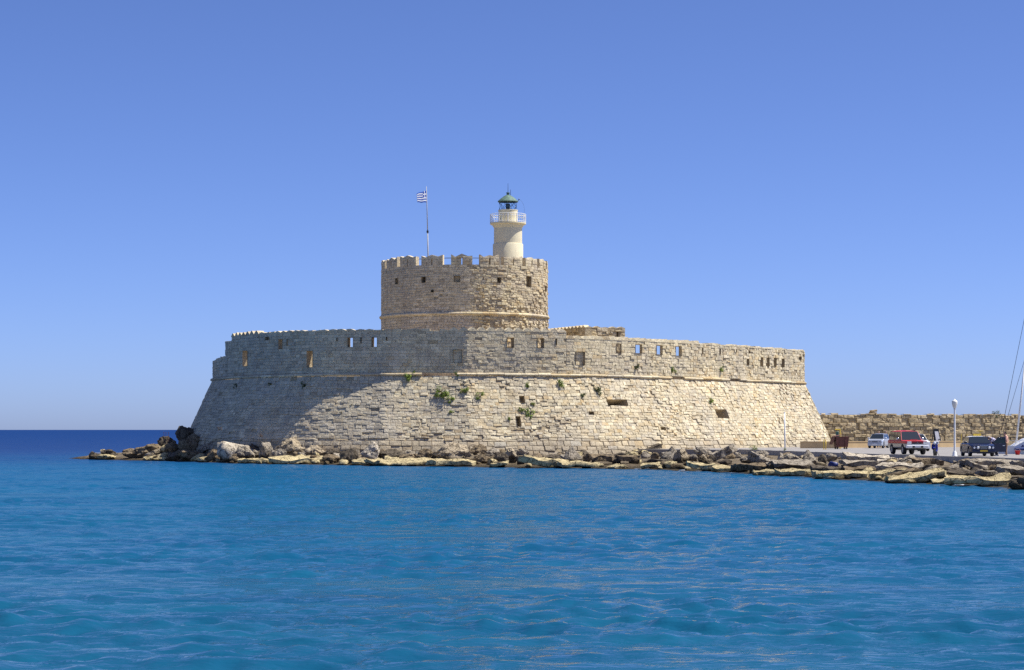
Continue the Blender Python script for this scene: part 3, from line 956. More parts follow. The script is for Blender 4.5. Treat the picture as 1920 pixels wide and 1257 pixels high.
autosm(lp('lantern_drum', [(18.2*u, zl(418.9)), (18.0*u, zl(396)), (18.6*u, zl(395.6)), (18.6*u, zl(394.4)), (16*u, zl(394.3))], 'cream_paint'))
lp('lantern_glass', [(16.6*u, zl(394.4)), (16.6*u, zl(379.8))], 'lantern_glass', n=16, smooth=False)
roof = lp('roof', [(16.0*u, zl(379.6)), (18.9*u, zl(379.4)), (19.4*u, zl(378.2)), (18.6*u, zl(377)), (14*u, zl(373)), (8.5*u, zl(368.8)), (3.6*u, zl(366)), (.01, zl(365.6))], 'patina'); autosm(roof)
autosm(lp('vent_cap', [(2.6*u, zl(366.6)), (2.6*u, zl(363)), (3.6*u, zl(362.6)), (3.4*u, zl(361.4)), (.01, zl(361))], 'patina', roof, 20))
for a in range(8):
    a0, a1 = R(a * 45 + 10), R(a * 45 + 55); z0, z1 = zl(394.3) - (ZK - .8), zl(379.6) - (ZK - .8); r_ = 16.9 * u
    A, B = (r_*math.cos(a0), r_*math.sin(a0)), (r_*math.cos(a1), r_*math.sin(a1))
    m_ = MB(); m_.tube((*A, z0), (*B, z1), .02, .02, 6); m_.tube((*B, z0), (*A, z1), .02, .02, 6)
    m_.build('glazing_bars', 'dark_metal', lh)
m_ = MB(); m_.lathe([(.01, 0), (.20, .02), (.26, .3), (.20, .62), (.01, .66)], (0, 0, zl(393) - (ZK - .8)), 20); m_.build('lamp_lens', 'lens_dark', lh, True)
m_ = MB(); m_.tube((0, 0, zl(361.5) - (ZK-.8)), (0, 0, zl(344) - (ZK-.8)), .03, .015, 6); m_.build('lightning_rod', 'dark_metal', roof)
m_ = MB(); m_.tube((.28, -.1, zl(370) - (ZK-.8)), (.28, -.1, zl(356) - (ZK-.8)), .03, .02, 6); m_.build('aerial', 'dark_metal', roof)
m_ = MB(); m_.path([(.95, -.1, zl(379) - (ZK-.8)), (1.12, -.1, zl(377.4) - (ZK-.8)), (1.2, -.1, zl(375) - (ZK-.8))], .03, 6); m_.sphere((1.22, -.1, zl(374.4) - (ZK-.8)), .07, .07, .09, 8, 6); m_.build('bracket_lamp', 'dark_metal', roof)
m_ = MB(); m_.path([(1.22 + .62 * math.sin(R(b)), -.1, zl(374.8) - (ZK-.8) - (1 - math.cos(R(b))) * 1.5) for b in range(0, 91, 10)], .008, 5); m_.build('cable', 'dark_metal', roof)
rz, rt, rr = zl(418.5) - (ZK-.8), zl(402.4) - (ZK-.8), 33.0 * u
m_ = MB()
for z in (rt, (rz + rt) / 2 + .25, rz + .12):
    m_.path([(rr * math.cos(R(b)), rr * math.sin(R(b)), z) for b in range(0, 361, 10)], .026, 6)
rl = m_.build('railing', 'white_paint', gal)
for b in range(0, 360, 10):
    m_ = MB(); m_.tube((rr*math.cos(R(b)), rr*math.sin(R(b)), rz), (rr*math.cos(R(b)), rr*math.sin(R(b)), rt), .045 if b % 30 == 0 else .022, None, 6)
    o = m_.build('baluster', 'white_paint', rl)

# ------------------------------------------------------------------ flagpole and flag
fy = 217 * K
b0, b1 = at(803.5, 500, fy), at(799.5, 350, fy)
fpole = empty('flagpole', (b0.x, b0.y, ZK - .8))
tag(fpole, 'slender pale flagpole standing on the keep behind the battlements', 'flagpole')
d = (b1 - b0)
mid_ = b0 + d * .435
m_ = MB(); m_.tube((0, 0, 0), mid_ - Vector(fpole.location), .075, .065, 10); m_.build('lower_pole', 'grey_metal', fpole, True)
m_ = MB(); m_.tube(mid_ - Vector(fpole.location), b1 - Vector(fpole.location), .055, .035, 10); m_.build('upper_pole', 'grey_metal', fpole, True)
m_ = MB(); m_.tube(mid_ - Vector(fpole.location) - Vector((0,0,.12)), mid_ - Vector(fpole.location) + Vector((0,0,.12)), .12, .12, 10); m_.build('collar', 'dark_metal', fpole)
hp0, hp1 = at(801.3, 380, fy), at(799.9, 358, fy)
nu, nv = 26, 16; vs, uvs = [], []
for i in range(nu + 1):
    for j in range(nv + 1):
        uu, vv = i / nu, j / nv
        p_ = hp0.lerp(hp1, vv)
        fly = 1.10 * uu
        x = p_.x - .05 - fly * .92
        y = p_.y - .16 * uu * math.sin(6.5 * uu + 2.0 * vv) - .95 * uu
        z = p_.z - .42 * uu ** 1.3 * (.25 + .75 * vv) + .05 * math.sin(9 * uu + 1.5 * vv) * uu
        vs.append((x, y, z)); uvs.append((uu, vv))
fs = [(i*(nv+1)+j, (i+1)*(nv+1)+j, (i+1)*(nv+1)+j+1, i*(nv+1)+j+1) for i in range(nu) for j in range(nv)]
me = bpy.data.meshes.new('flag'); me.from_pydata([tuple(Vector(v) - hp0) for v in vs], [], fs)
ul = me.uv_layers.new(name='UVMap')
for lo in me.loops: ul.data[lo.index].uv = uvs[lo.vertex_index]
me.polygons.foreach_set('use_smooth', [True] * len(me.polygons)); me.materials.append(MAT['flag_cloth'])
flag = bpy.data.objects.new('flag', me); COL.objects.link(flag); flag.location = hp0
sol = flag.modifiers.new('thickness', 'SOLIDIFY'); sol.thickness = .008
tag(flag, 'blue and white striped flag with a cross canton flying from the flagpole', 'flag')

# ------------------------------------------------------------------ turret block beside the keep
tb = empty('turret_block', (9, 222, 8.2))
tag(tb, 'low square stone turret block behind the parapet beside the keep', 'building')
Yt = 213 * K
c0 = Vector(((1097 - 960) / F * Yt, Yt, 0)); c1 = Vector(((1172 - 960) / F * (Yt + 2.0), Yt + 2.0, 0)); cl = Vector(((1024 - 960) / F * (Yt + 9), Yt + 9, 0)); cb = c1 + (cl - c0)
ZT = H + (HY - 614.5) * Yt / F
def flat_surf(a, b):
    d_ = (b - a).normalized(); n_ = Vector((d_.y, -d_.x, 0))
    return lambda s_, z_, q_: (a.x + d_.x*s_ + n_.x*q_, a.y + d_.y*s_ + n_.y*q_, z_)
TLV = [8.2 + (ZT - 8.2) * i / 15 for i in range(16)]
for a, b, ops in ((cl, c0, ()), (c0, c1, 'w'), (c1, cb, ())):
    sf = flat_surf(a, b); L = (b - a).length
    if ops == 'w': ops = [dict(s0=L - 1.0, s1=L - .66, z0=TLV[-4], z1=TLV[-2], depth=.6, splay=0)]
    wl = world_child(core(0, L, TLV, sf, ops, thick=.8, d0=-.07).build('turret_wall', 'mortar', fix=False), tb)
    st = masonry(0, L, TLV, sf, lambda s_, z_: dict(w=(.4, .9), rough=.045, miss=.03, pal='turret', split=.2), ops)
    place_stones([x for x in st if x[0][4][2] > 11.0], wl, 'limestone', 150)
    k = max(1, round(L / .9))
    for i in range(k):
        if a is c1: break
        p_ = Vector(sf(L * i / k, ZT, .02)); q_ = Vector(sf(L * (i + 1) / k, ZT, .02)); n_ = Vector(sf(0, 0, -.6)) - Vector(sf(0, 0, 0))
        hh = .3 if a is cl else random.uniform(.08, .2)
        m_ = MB(); mdp = (p_ + q_) / 2 + Vector((0, 0, hh)); e = Vector((0, 0, .03))
        m_.add([p_, q_, q_ + e, mdp, p_ + e, p_ + n_, q_ + n_, q_ + n_ + e, mdp + n_, p_ + n_ + e], [(0,1,2,3,4),(9,8,7,6,5),(2,1,6,7),(3,2,7,8),(4,3,8,9),(0,4,9,5),(1,0,5,6)], pick('turret'))
        world_child(m_.build('coping_stone', 'coping'), tb)
m_ = MB(); m_.add([(p.x, p.y, ZT - .5) for p in (c0, c1, cb, cl)], [(0,1,2,3)]); world_child(m_.build('roof', 'mortar'), tb)

# ------------------------------------------------------------------ mole wall and low plastered walls on the quay
mole = empty('mole_wall', (50, 254, QZ))
tag(mole, 'long rough brown wall of big stone blocks behind the parked vehicles', 'wall')
ma, mb_ = Vector((34.0, 246, 0)), Vector((74, 266, 0))
msf0 = flat_surf(ma, mb_); ML = (mb_ - ma).length
msf = lambda s_, z_, d_: msf0(s_, z_, d_)
MLV = courses(QZ, 4.95, .36, .55)
mst = masonry(0, ML, MLV, msf, lambda s_, z_: dict(w=(.4, 1.1), rough=.07, miss=.006 if z_ < 4.4 else 0, pal='mole', split=.15, joint=.006))
mcore = world_child(core(0, ML, MLV[:-1] + [MLV[-1] - .04], msf, thick=1.6, d0=-.16).build('wall_core', 'mole_stone' if False else 'mortar', fix=False), mole)
place_stones(mst, mcore, 'mole_stone')
s = 0.0
while s < ML:    # loose top course
    w_ = random.uniform(.6, 1.3)
    if random.random() < .72 and not (4.6 < s < 6.2):
        h_ = random.uniform(.04, .14)
        vs_, fs_, tn = masonry(s, s + w_, [MLV[-1] - .03, MLV[-1] + h_ + .05], msf, lambda a_, b_: dict(w=(2, 2.1), rough=.06, pal='mole'))[0]
        top_ = [Vector(v) for v in vs_]
        e = MB(); e.add(vs_[4:] + [msf(s + .03, MLV[-1] + h_ * .8, -.9), msf(s + w_ - .03, MLV[-1] + h_ * .8, -.9)], [(0,1,5,4),(1,2,6,5),(2,3,7,6),(3,0,4,7),(4,5,8),(5,6,8),(6,7,8),(7,4,8),(3,2,10,9)], tn)
        world_child(e.build('cap_stone', 'mole_stone', fix=False), mole)
    s += w_
def rough_block(name, c, sx, sy, sz, rot, mat, parent, seed):
    m_ = MB(); g = random.Random(seed); vs_ = []
    for x in (-1, 1):
        for y in (-1, 1):
            for z in (-1, 1): vs_.append(Vector((x*sx/2*g.uniform(.82,1.05), y*sy/2*g.uniform(.82,1.05), z*sz/2*g.uniform(.82,1.05))))
    m3 = Matrix.Rotation(rot[2], 3, 'Z') @ Matrix.Rotation(rot[1], 3, 'Y') @ Matrix.Rotation(rot[0], 3, 'X')
    m_.add([Vector(c) + m3 @ v for v in vs_], [(0,1,3,2),(4,6,7,5),(0,4,5,1),(2,3,7,6),(0,2,6,4),(1,5,7,3)], pick('mole'))
    o = m_.build(name, mat); bv = o.modifiers.new('worn_edges', 'BEVEL'); bv.width = .05; bv.segments = 2
    return o
p_ = at(1641, 779, 250)
for i, (dx, dz, sx, sz, ry) in enumerate(((-.05, .12, .85, .34, .05), (.0, .42, .8, .26, -.12))):
    o = rough_block('cap_stone', (p_.x + dx, 251.3, p_.z + dz + .10), sx, .7, sz, (0, ry, .2), 'mole_stone', mole, i)
    world_child(o, mole)

lowA = empty('low_wall', (31, 219, QZ)); tag(lowA, 'short low tan plastered wall at the foot of the fort slope beside the skip', 'wall')
def lowwall(root, a, b, h_, th):
    d_ = (b - a).normalized(); n_ = Vector((d_.y, -d_.x, 0))
    m_ = MB(); vs_ = [a, b, b - n_*th, a - n_*th]
    m_.add([(v.x, v.y, QZ) for v in vs_] + [(v.x, v.y, QZ + h_) for v in vs_], [(3,2,1,0),(4,5,6,7),(0,1,5,4),(1,2,6,5),(2,3,7,6),(3,0,4,7)])
    w_ = world_child(m_.build('plastered_wall', 'ochre_plaster'), root)
    a2, b2 = a + n_*.04 - d_*.03, b + n_*.04 + d_*.03; vs_ = [a2, b2, b2 - n_*(th+.08), a2 - n_*(th+.08)]
    m_ = MB(); m_.add([(v.x, v.y, QZ + h_ + .003) for v in vs_] + [(v.x, v.y, QZ + h_ + .08) for v in vs_], [(3,2,1,0),(4,5,6,7),(0,1,5,4),(1,2,6,5),(2,3,7,6),(3,0,4,7)])
    world_child(m_.build('wall_cap', 'ochre_plaster'), root)
lowwall(lowA, Vector((29.5, 218, 0)), Vector((33.4, 218, 0)), .62, .4)
lowB = empty('low_wall', (42, 230, QZ)); tag(lowB, 'long low sunlit ochre wall along the foot of the rough mole wall', 'wall')
lowwall(lowB, Vector((33.9, 222.5, 0)), Vector((53.5, 235.5, 0)), .60, .4)

# ------------------------------------------------------------------ boulders and slabs along the shore
ICO = {}
def ico(n_):
    if n_ not in ICO:
        bm = bmesh.new(); bmesh.ops.create_icosphere(bm, subdivisions=n_, radius=1.0)
        ICO[n_] = (np.array([v.co[:] for v in bm.verts]), [tuple(v.index for v in f.verts) for f in bm.faces]); bm.free()
    return ICO[n_]
def boulder_mesh(name, sx, sy, sz, seed, lump=.22, cuts=7, sub=3):
    g = np.random.default_rng(seed); v, f = ico(sub); v = v.copy()
    for _ in range(cuts):
        n_ = g.normal(size=3); n_ /= np.linalg.norm(n_); d_ = g.uniform(.55, .88)
        ex = np.maximum(0, v @ n_ - d_); v -= ex[:, None] * n_[None, :] * .92
    off = g.uniform(-50, 50, 3); out = []
    for p_ in v:
        q_ = Vector(p_ * 1.3 + off)
        a = mnoise.fractal(q_, 1.0, 2.0, 3) * lump + (mnoise.noise(q_ * 3.6)) * lump * .42 + (mnoise.noise(q_ * 8.5)) * lump * .16
        out.append(p_ * (1 + a))
    v = np.array(out); lo, hi = v.min(0), v.max(0)
    v = (v - (lo + hi) / 2) / (hi - lo) * np.array([sx, sy, sz])
    me = bpy.data.meshes.new(name); me.from_pydata([tuple(p_) for p_ in v], [], f)
    me.polygons.foreach_set('use_smooth', [True] * len(f)); me.set_sharp_from_angle(angle=R(38)); return me
def slab_mesh(name, sx, sy, sz, seed, rag=.10):
    g = np.random.default_rng(seed); nx, ny, nz = 12, 7, 3
    bm = bmesh.new(); bmesh.ops.create_cube(bm, size=1.0)
    bmesh.ops.subdivide_edges(bm, edges=bm.edges[:], cuts=8, use_grid_fill=True)
    off = Vector(g.uniform(-50, 50, 3)); sk = g.uniform(-.25, .25); tp = g.uniform(.75, 1.0); wd = g.uniform(-.35, .35)
    for v in bm.verts:
        c = v.co.copy(); x, y, z = c.x, c.y, c.z
        x += sk * y; y *= (1 - (1 - tp) * (x + .5)); z *= 1 + wd * x
        # rounded worn corners
        P_ = Vector((x * sx, y * sy, z * sz))
        e = max(0, abs(x) - .38) * max(0, abs(y) - .36)
        P_.x -= math.copysign(e * 3.5 * sx, x); P_.y -= math.copysign(e * 3.5 * sy, y)
        q_ = P_ * .9 + off
        dn = Vector((mnoise.noise(q_), mnoise.noise(q_ + Vector((7,0,0))), mnoise.noise(q_ + Vector((0,9,0))) * .8)) * rag * 2.2
        dn += Vector((mnoise.noise(q_ * 4), mnoise.noise(q_ * 4 + Vector((7,0,0))), mnoise.noise(q_ * 4 + Vector((0,9,0))))) * rag * .7
        v.co = P_ + dn
    me = bpy.data.meshes.new(name); bm.to_mesh(me); bm.free()
    me.polygons.foreach_set('use_smooth', [True] * len(me.polygons)); me.set_sharp_from_angle(angle=R(30)); return me
LAND = [(150,225,'at the seaward tip of the spit'),(225,300,'on the low spit left of the fort'),(300,382,'under the shaded left corner of the fort'),
        (382,445,'left of the long white rock'),(445,500,'below the long white rock'),(500,585,'by the big cream boulder'),(585,645,'right of the big cream boulder'),
        (645,722,'by the lumpy white rock pair'),(722,800,'under the blocks left of the fort corner'),(800,890,'below the upright parapet corner'),
        (890,960,'right of the parapet corner'),(960,1048,'behind the broad yellow slab'),(1048,1115,'by the pyramid-shaped grey boulder'),
        (1115,1200,'below the dark cavity in the slope'),(1200,1300,'by the large peaked boulder'),(1300,1400,'by the tilted pale slab'),
        (1400,1470,'by the long grey boulder'),(1470,1530,'below the thin pale pole'),(1530,1580,'below the rusty skip'),(1580,1650,'below the silver car'),
        (1650,1745,'below the red pickup'),(1745,1775,'below the scooter'),(1775,1800,'below the street lamp'),(1800,1880,'below the navy taxi'),(1880,2000,'below the moored yacht')]
# (x0, x1, ytop, ybot, form, tone, own words or None, tilt)
RK = [
 (325,373,799,842,'b','dark','tall dark boulder leaning on the shaded corner of the fort',0),
 (331,374,813,850,'b','brown','rounded brown boulder in front of the tall dark one',0),
 (308,332,826,846,'b','brown',None,0),(294,326,818,842,'b','dark',None,0),(251,304,833,855,'b','brown','broad brown hump in the middle of the spit',0),
 (333,378,845,864,'b','brown',None,0),(383,416,843,864,'b','brown',None,0),(228,277,843,859,'b','brown',None,0),(187,220,843,857,'b','dark','black weedy rock on the spit',0),
 (165,191,850,863,'b','dark',None,0),(180,215,852,863,'b','yellow',None,0),(268,298,854,866,'b','yellow',None,0),(296,323,857,866,'b','yellow',None,0),
 (322,337,854,865,'b','cream',None,0),(411,435,853,866,'b','grey',None,0),(375,410,829,848,'s','grey','leaning grey slab propped between fort and long white rock',-.45),
 (404,490,808,850,'w','white','long white rock tapering to one side against the fort',.0),
 (438,478,836,862,'b','grey',None,0),(462,487,832,854,'b','dark',None,0),(485,513,830,860,'b','grey',None,0),(507,536,841,864,'b','grey',None,0),
 (514,578,820,855,'b','cream','big cream boulder standing proud near the fort foot',0),(571,609,835,855,'b','cream',None,0),(606,638,842,857,'b','dark',None,0),
 (604,639,852,868,'b','brown',None,0),(636,671,841,870,'b','dark',None,0),(446,503,862,871,'s','yellow',None,0),(504,604,859,872,'s','yellow','long yellow slab below the big cream boulder',0),
 (436,453,851,864,'b','brown','brown stone with a red rag on it',0),(557,574,848,858,'b','grey',None,0),(573,605,854,865,'b','brown',None,0),
 (644,696,822,848,'b','white','lumpy white rock of the pair, the upper one',0),(676,711,829,864,'b','white','lumpy white rock of the pair, the lower rounder one',0),
 (700,760,842,862,'b','dark',None,0),(743,794,838,852,'b','white',None,0),(780,817,841,866,'b','brown',None,0),(810,882,831,867,'b','cream','very large craggy cream boulder below the parapet corner',0),
 (716,734,856,866,'b','brown',None,0),(746,781,855,867,'b','brown',None,0),(658,717,864,873,'s','yellow',None,0),(693,828,865,875,'s','yellow','longest yellow slab at the waterline left of the fort corner',0),
 (806,889,864,876,'s','yellow',None,0),(879,915,833,854,'b','brown',None,0),(886,917,851,871,'b','brown',None,0),(911,939,839,857,'b','grey',None,0),(924,954,849,871,'b','dark',None,0),
 (940,970,841,868,'b','cream',None,0),(968,993,841,854,'b','grey',None,0),(966,984,854,871,'b','dark',None,0),(920,951,868,878,'s','yellow','small wedge of yellow slab standing in the water',-.12),
 (978,1059,860,879,'s','yellow','broad yellow slab with a steep dark end',.10),(1048,1123,868,880,'s','yellow',None,-.04),(1048,1095,839,869,'p','grey','pyramid-shaped grey boulder against the fort foot',0),
 (987,1020,851,862,'b','dark',None,0),(1020,1052,852,866,'b','dark',None,0),(1093,1111,850,868,'b','brown',None,0),(1109,1151,855,871,'s','brown',None,0),
 (1123,1152,854,870,'s','dark',None,0),(1148,1165,857,871,'b','dark',None,0),(1161,1198,855,871,'s','brown',None,0),(1167,1197,847,858,'b','yellow','yellowish stone lying high against the fort foot',0),
 (1201,1220,846,860,'b','grey',None,0),(1206,1238,838,850,'s','dark',None,-.25),(1220,1236,848,863,'b','brown',None,0),(1231,1283,838,867,'p','grey','large peaked boulder half in shade',0),
 (1262,1295,842,869,'b','cream',None,0),(1211,1262,863,872,'s','dark',None,0),(1301,1340,838,858,'b','grey',None,0),(1291,1308,852,865,'b','grey',None,0),(1328,1344,854,872,'b','dark',None,0),
 (1338,1379,842,866,'s','grey','tilted pale slab resting on the bank',-.5),(1310,1329,852,869,'b','cream',None,0),(1370,1392,848,860,'b','grey',None,0),(1136,1181,870,880,'b','yellow','flat yellow rock awash in the water',0),
 (1204,1262,870,880,'s','yellow',None,0),(1290,1344,869,885,'s','yellow',None,.10),(1338,1398,875,886,'s','yellow',None,0),
 (1405,1468,849,873,'w','grey','long grey boulder lying below the quay end',.05),(1388,1422,854,869,'b','grey',None,0),(1417,1442,845,858,'b','grey',None,0),(1458,1471,849,867,'b','white',None,0),
 (1469,1505,851,869,'b','grey',None,0),(1503,1536,844,866,'p','grey','spiky weathered boulder touching the quay edge',0),(1504,1538,859,870,'b','white',None,0),(1534,1552,852,870,'b','dark',None,0),
 (1548,1571,851,866,'b','grey',None,0),(1576,1597,852,865,'b','grey',None,0),(1452,1527,867,885,'s','grey','long concrete slab with white bags on it',0),(1525,1585,876,893,'s','dark','dark-fronted concrete slab with a blue bundle behind',.02),
 (1584,1645,865,881,'s','grey',None,.05),(1588,1672,855,872,'s','white','broad pale slab sloping from the quay edge',.06),(1440,1455,869,887,'s','white','upright pale concrete stub at the waterline',0),
 (1462,1527,883,894,'s','yellow',None,0),(1534,1629,886,899,'s','yellow',None,-.02),(1379,1442,871,889,'s','brown',None,-.04),(1414,1466,884,894,'s','yellow',None,0),(1583,1662,878,890,'s','brown',None,0),
 (1651,1686,861,873,'s','white',None,-.1),(1684,1714,861,874,'b','grey',None,0),(1651,1734,871,886,'s','white',None,.0),(1719,1765,861,877,'s','brown',None,0),(1732,1758,871,884,'b','dark',None,0),
 (1767,1823,868,885,'p','grey',None,0),(1820,1858,871,884,'s','grey',None,.18),(1808,1905,864,880,'s','grey','long concrete beam under the quay edge',.02),(1903,1950,866,881,'s','grey',None,0),
 (1862,1883,872,885,'p','grey',None,0),(1722,1775,884,892,'s','brown',None,-.03),(1773,1845,884,899,'s','dark','dark-fronted block lying below the street lamp',0),(1840,1877,883,897,'s','grey',None,0),
 (1875,1945,878,898,'s','grey','big grey slab near the edge of the picture',.08),(1638,1704,883,899,'s','yellow',None,-.08),(1669,1726,885,905,'s','brown',None,-.28),(1670,1776,889,907,'s','yellow','long tilted yellow slab dipping into the water',-.16),
 (1754,1804,897,909,'s','yellow',None,-.1),(1783,1896,895,914,'s','yellow','largest yellow slab, at the waterline below the taxi',-.03),(1893,1948,894,919,'b','dark','dark boulder washed by foam below the yacht',0),
]
used = {}
TW = dict(dark='dark', brown='brown', yellow='yellow tide-stained', cream='cream', grey='grey', white='pale')
FW = dict(b='boulder', s='slab', w='boulder', p='peaked rock')
for i, (x0, x1, yt, yb, form, tone, words, tilt) in enumerate(RK):
    pc = (x0 + x1) / 2
    g, t_ = on_bank(pc, yb)
    if words and words.startswith('long white rock'): g = Vector(((pc - 960) * 205.2 / F, 205.2, .15))
    w_ = (x1 - x0) * g.y / F; h_ = (yb - yt) * g.y / F
    pz = h_
    dep = w_ * random.uniform(.6, .9)
    if form == 's':
        slope = min(.45, max(.06, (bank(pc)[2] + .5) / max(3, bank(pc)[1] - bank(pc)[0])))
        dep = min(max(1.3, w_ * .75), 4.2)
        th = max(.26, h_ * .55)
        me = slab_mesh('slab', w_ * 1.04, dep, th, i, rag=.08 + .018 * w_)
        nm = 'rock_slab'
    elif form == 'p':
        me = boulder_mesh('boulder', w_, dep, h_ * 1.35, i, .2, 4, 4)
        zs = np.array([v.co.z for v in me.vertices]); zl_, zh = zs.min(), zs.max(); tipx = random.uniform(-.15, .2) * w_
        for v in me.vertices:
            f_ = (v.co.z - zl_) / (zh - zl_); k_ = 1.15 - .85 * f_
            v.co.x = v.co.x * k_ + tipx * f_; v.co.y *= k_
        me.update(); nm = 'boulder'
    else:
        me = boulder_mesh('boulder', w_ * 1.05, dep, h_ * 1.3, i, .34 if form == 'b' else .2, 7, 4 if w_ > 1.0 else 3)
        if form == 'w':
            for v in me.vertices:
                f_ = (v.co.x / w_ + .5); v.co.z = v.co.z * (1.12 - .75 * f_) - h_ * .28 * f_ + h_ * .05
            me.update()
        nm = 'boulder'
    o = bpy.data.objects.new(nm, me); COL.objects.link(o)
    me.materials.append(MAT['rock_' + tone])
    if form == 's':
        o.location = (g.x, g.y + dep * .42, max(g.z, -.05) + h_ - th * .55)
        o.rotation_euler = (random.uniform(.03, .10), tilt, random.uniform(-.15, .15))
    else:
        o.location = (g.x, g.y + dep * .35, g.z + h_ * .5 - h_ * .12)
        o.rotation_euler = (random.uniform(-.1, .1), tilt, 0)
    if words is None:
        land = next((l for a, b, l in LAND if a <= pc < b), LAND[-1][2])
        base = '%s %s %s' % (TW[tone], FW[form], land)
        used.setdefault(base, []).append((pc, yb, o)); tag(o, None, 'rock', 'boulders and slabs along the shore')
    else: tag(o, words, 'rock', 'boulders and slabs along the shore')
for base, L in used.items():
    L.sort(key=lambda q_: q_[0])
    names = [''] if len(L) == 1 else (['left one', 'right one'] if len(L) == 2 else ['leftmost', 'middle one', 'rightmost'] if len(L) == 3 else ['first', 'second', 'third', 'fourth', 'fifth', 'sixth'])
    for (a, b, o), nm in zip(L, names):
        o['label'] = base + ((', ' + nm + (' from the left' if len(L) > 3 else ' of %s' % ('two' if len(L) == 2 else 'three'))) if nm else '')
# small stones wedged between them
protos = []
for i in range(10):
    me = boulder_mesh('boulder', 1, .8, .7, 500 + i, .25, 6, 2); protos.append(me)
tones = ['brown', 'dark', 'grey', 'cream', 'brown', 'yellow']
SM = {}
for i in range(300):
    pc = random.uniform(170, 1915)
    Yw, Yi, Zi = bank(pc)
    tt = random.random() ** 1.3
    if pc > 1400: tt = random.uniform(.02, .9)
    Y = Yw + max(Yi - Yw, 3) * tt; Z = Zi * tt
    k = (i % 10, tones[i % 6] if tt > .12 else random.choice(['yellow', 'brown', 'yellow']))
    if k not in SM:
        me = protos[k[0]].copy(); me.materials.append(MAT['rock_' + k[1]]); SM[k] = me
    o = bpy.data.objects.new('small_rock', SM[k]); COL.objects.link(o)
    s_ = random.uniform(.4, 1.05) * (1.3 if pc < 1300 else 1.05)
    o.location = ((pc - 960) * Y / F, Y, Z + s_ * .12); o.scale = (s_ * random.uniform(.9, 1.5), s_, s_ * random.uniform(.7, 1.1))
    o.rotation_euler = (random.uniform(-.4, .4), random.uniform(-.4, .4), random.uniform(0, 6))
    tag(o, 'small rough stone wedged between bigger rocks ' + next((l for a, b, l in LAND if a <= pc < b), LAND[-1][2]), 'rock', 'small stones between the shore rocks')

# ------------------------------------------------------------------ plants on the walls and shore
def plant(name, pos, nrm, r_, label, group=None, mat='leaf', nleaf=130, droop=.3, seed=0):
    g = random.Random(seed); root = empty(name, pos); tag(root, label, 'plant', group)
    m_ = MB(); st = MB(); nrm = Vector(nrm).normalized()
    clumps = [(nrm * r_ * g.uniform(.1, .55) + Vector((g.uniform(-.65, .65), g.uniform(-.2, .2), g.uniform(-.6, .6) - droop * .3)) * r_, r_ * g.uniform(.3, .55)) for _ in range(7)]
    for c, rr_ in clumps: st.tube((0, 0, 0), c, .02, .008, 5)
    for i in range(nleaf):
        c, rr_ = g.choice(clumps)
        v = Vector((g.gauss(0, 1), g.gauss(0, 1), g.gauss(0, 1))).normalized() * rr_ * g.uniform(.5, 1.0)
        p_ = c + v; s_ = r_ * g.uniform(.07, .13)
        a = Vector((g.gauss(0, 1), g.gauss(0, 1), g.gauss(0, 1))).normalized(); b = (v.normalized() + Vector((0, 0, .4))).cross(a).normalized()
        a = b.cross(v.normalized() + Vector((.01, 0, .3))).normalized()
        m_.add([p_ - a * s_, p_ - b * s_ * .6 + v.normalized() * s_ * .2, p_ + a * s_, p_ + b * s_ * .6 + v.normalized() * s_ * .2], [(0,1,2,3)])
    m_.build('foliage', mat, root, fix=False); st.build('stem', 'trunk', root)
def on_talus(px, py):
    s = s_of(min(1507, max(406, px))); z = y_to_z(px, py, 1.5)
    for _ in range(4):
        best = min([s + q_ * .1 for q_ in range(-60, 61)], key=lambda q_: abs(960 + F * talus_surf(q_, z, 0)[0] / talus_surf(q_, z, 0)[1] - px))
        s = best; Y = talus_surf(s, z, 0)[1]; z = H - (py - HY) * Y / F
    if z > ZC:
        return para_surf(s, z, .0), (ip(s, nxp), ip(s, nyp), .1)
    return talus_surf(s, z, .0), (ip(s, nxs), ip(s, nys), .4)
PLANTS = [(763,709,9,'leafy caper bush hanging just under the string course near the diagonal shadow'),(779,699,6,'small green tuft on the string course above the hanging bush'),
 (828,738,13,'wide green bush, largest of the pair high on the slope'),(871,733,8,'round green bush right of the wide bush high on the slope'),(846,750,7,'yellow-green tuft below the wide bush'),
 (900,744,8,'loose green tuft right of the round bush'),(856,702,5,'small tuft growing on the string course left of the parapet corner'),(995,773,13,'dense round green bush alone in the middle of the slope'),
 (978,770,6,'small tuft touching the dense round bush on its left'),(998,757,5,'small tuft above the dense round bush'),(1049,718,8,'green bush under the string course below the parapet slit'),
 (846,774,5,'little tuft low on the slope under the wide bush'),(989,722,6,'short tuft under the string course, first right of the corner'),(1092,742,6,'dark tuft among the streaks of weeds on the slope'),
 (1120,734,9,'flat dark bush left of the dark cavity'),(1331,753,7,'upright green tuft above the square hole'),(1255,693,6,'green tuft on the lit parapet, left of the slits'),(1343,692,6,'green tuft on the lit parapet below the slits'),
 (954,786,4,'tiny tuft near the vertical crack'),(1186,687,6,'dark tuft low on the parapet right of the blocked window'),(444,723,6,'dark shaded bush at the head of the left slope'),(570,722,7,'dark shaded bush under the tall parapet window'),
 (507,722,4,'small shaded tuft between the two dark bushes')]
for i, (x, y, r_, lab) in enumerate(PLANTS):
    p_, n_ = on_talus(x, y); plant('wall_plant', p_, n_, r_ * 205 / F * 1.18, lab, 'plants growing on the fort walls', 'leaf_dark' if x < 600 or 'dark' in lab else 'leaf', 420, .6, i)
WEED = [(1085,708),(1092,722),(1112,725),(1098,755),(1082,762),(922,718),(952,722),(1112,716),(1125,742),(1075,775),(1060,741),(1094,707),(1148,716),(1505,746),(1507,768),(1410,795),(1365,790),(1490,700),(940,730),(1065,700),(716,756),(660,758),(640,775),(887,765),(1230,728),(1147,684)]
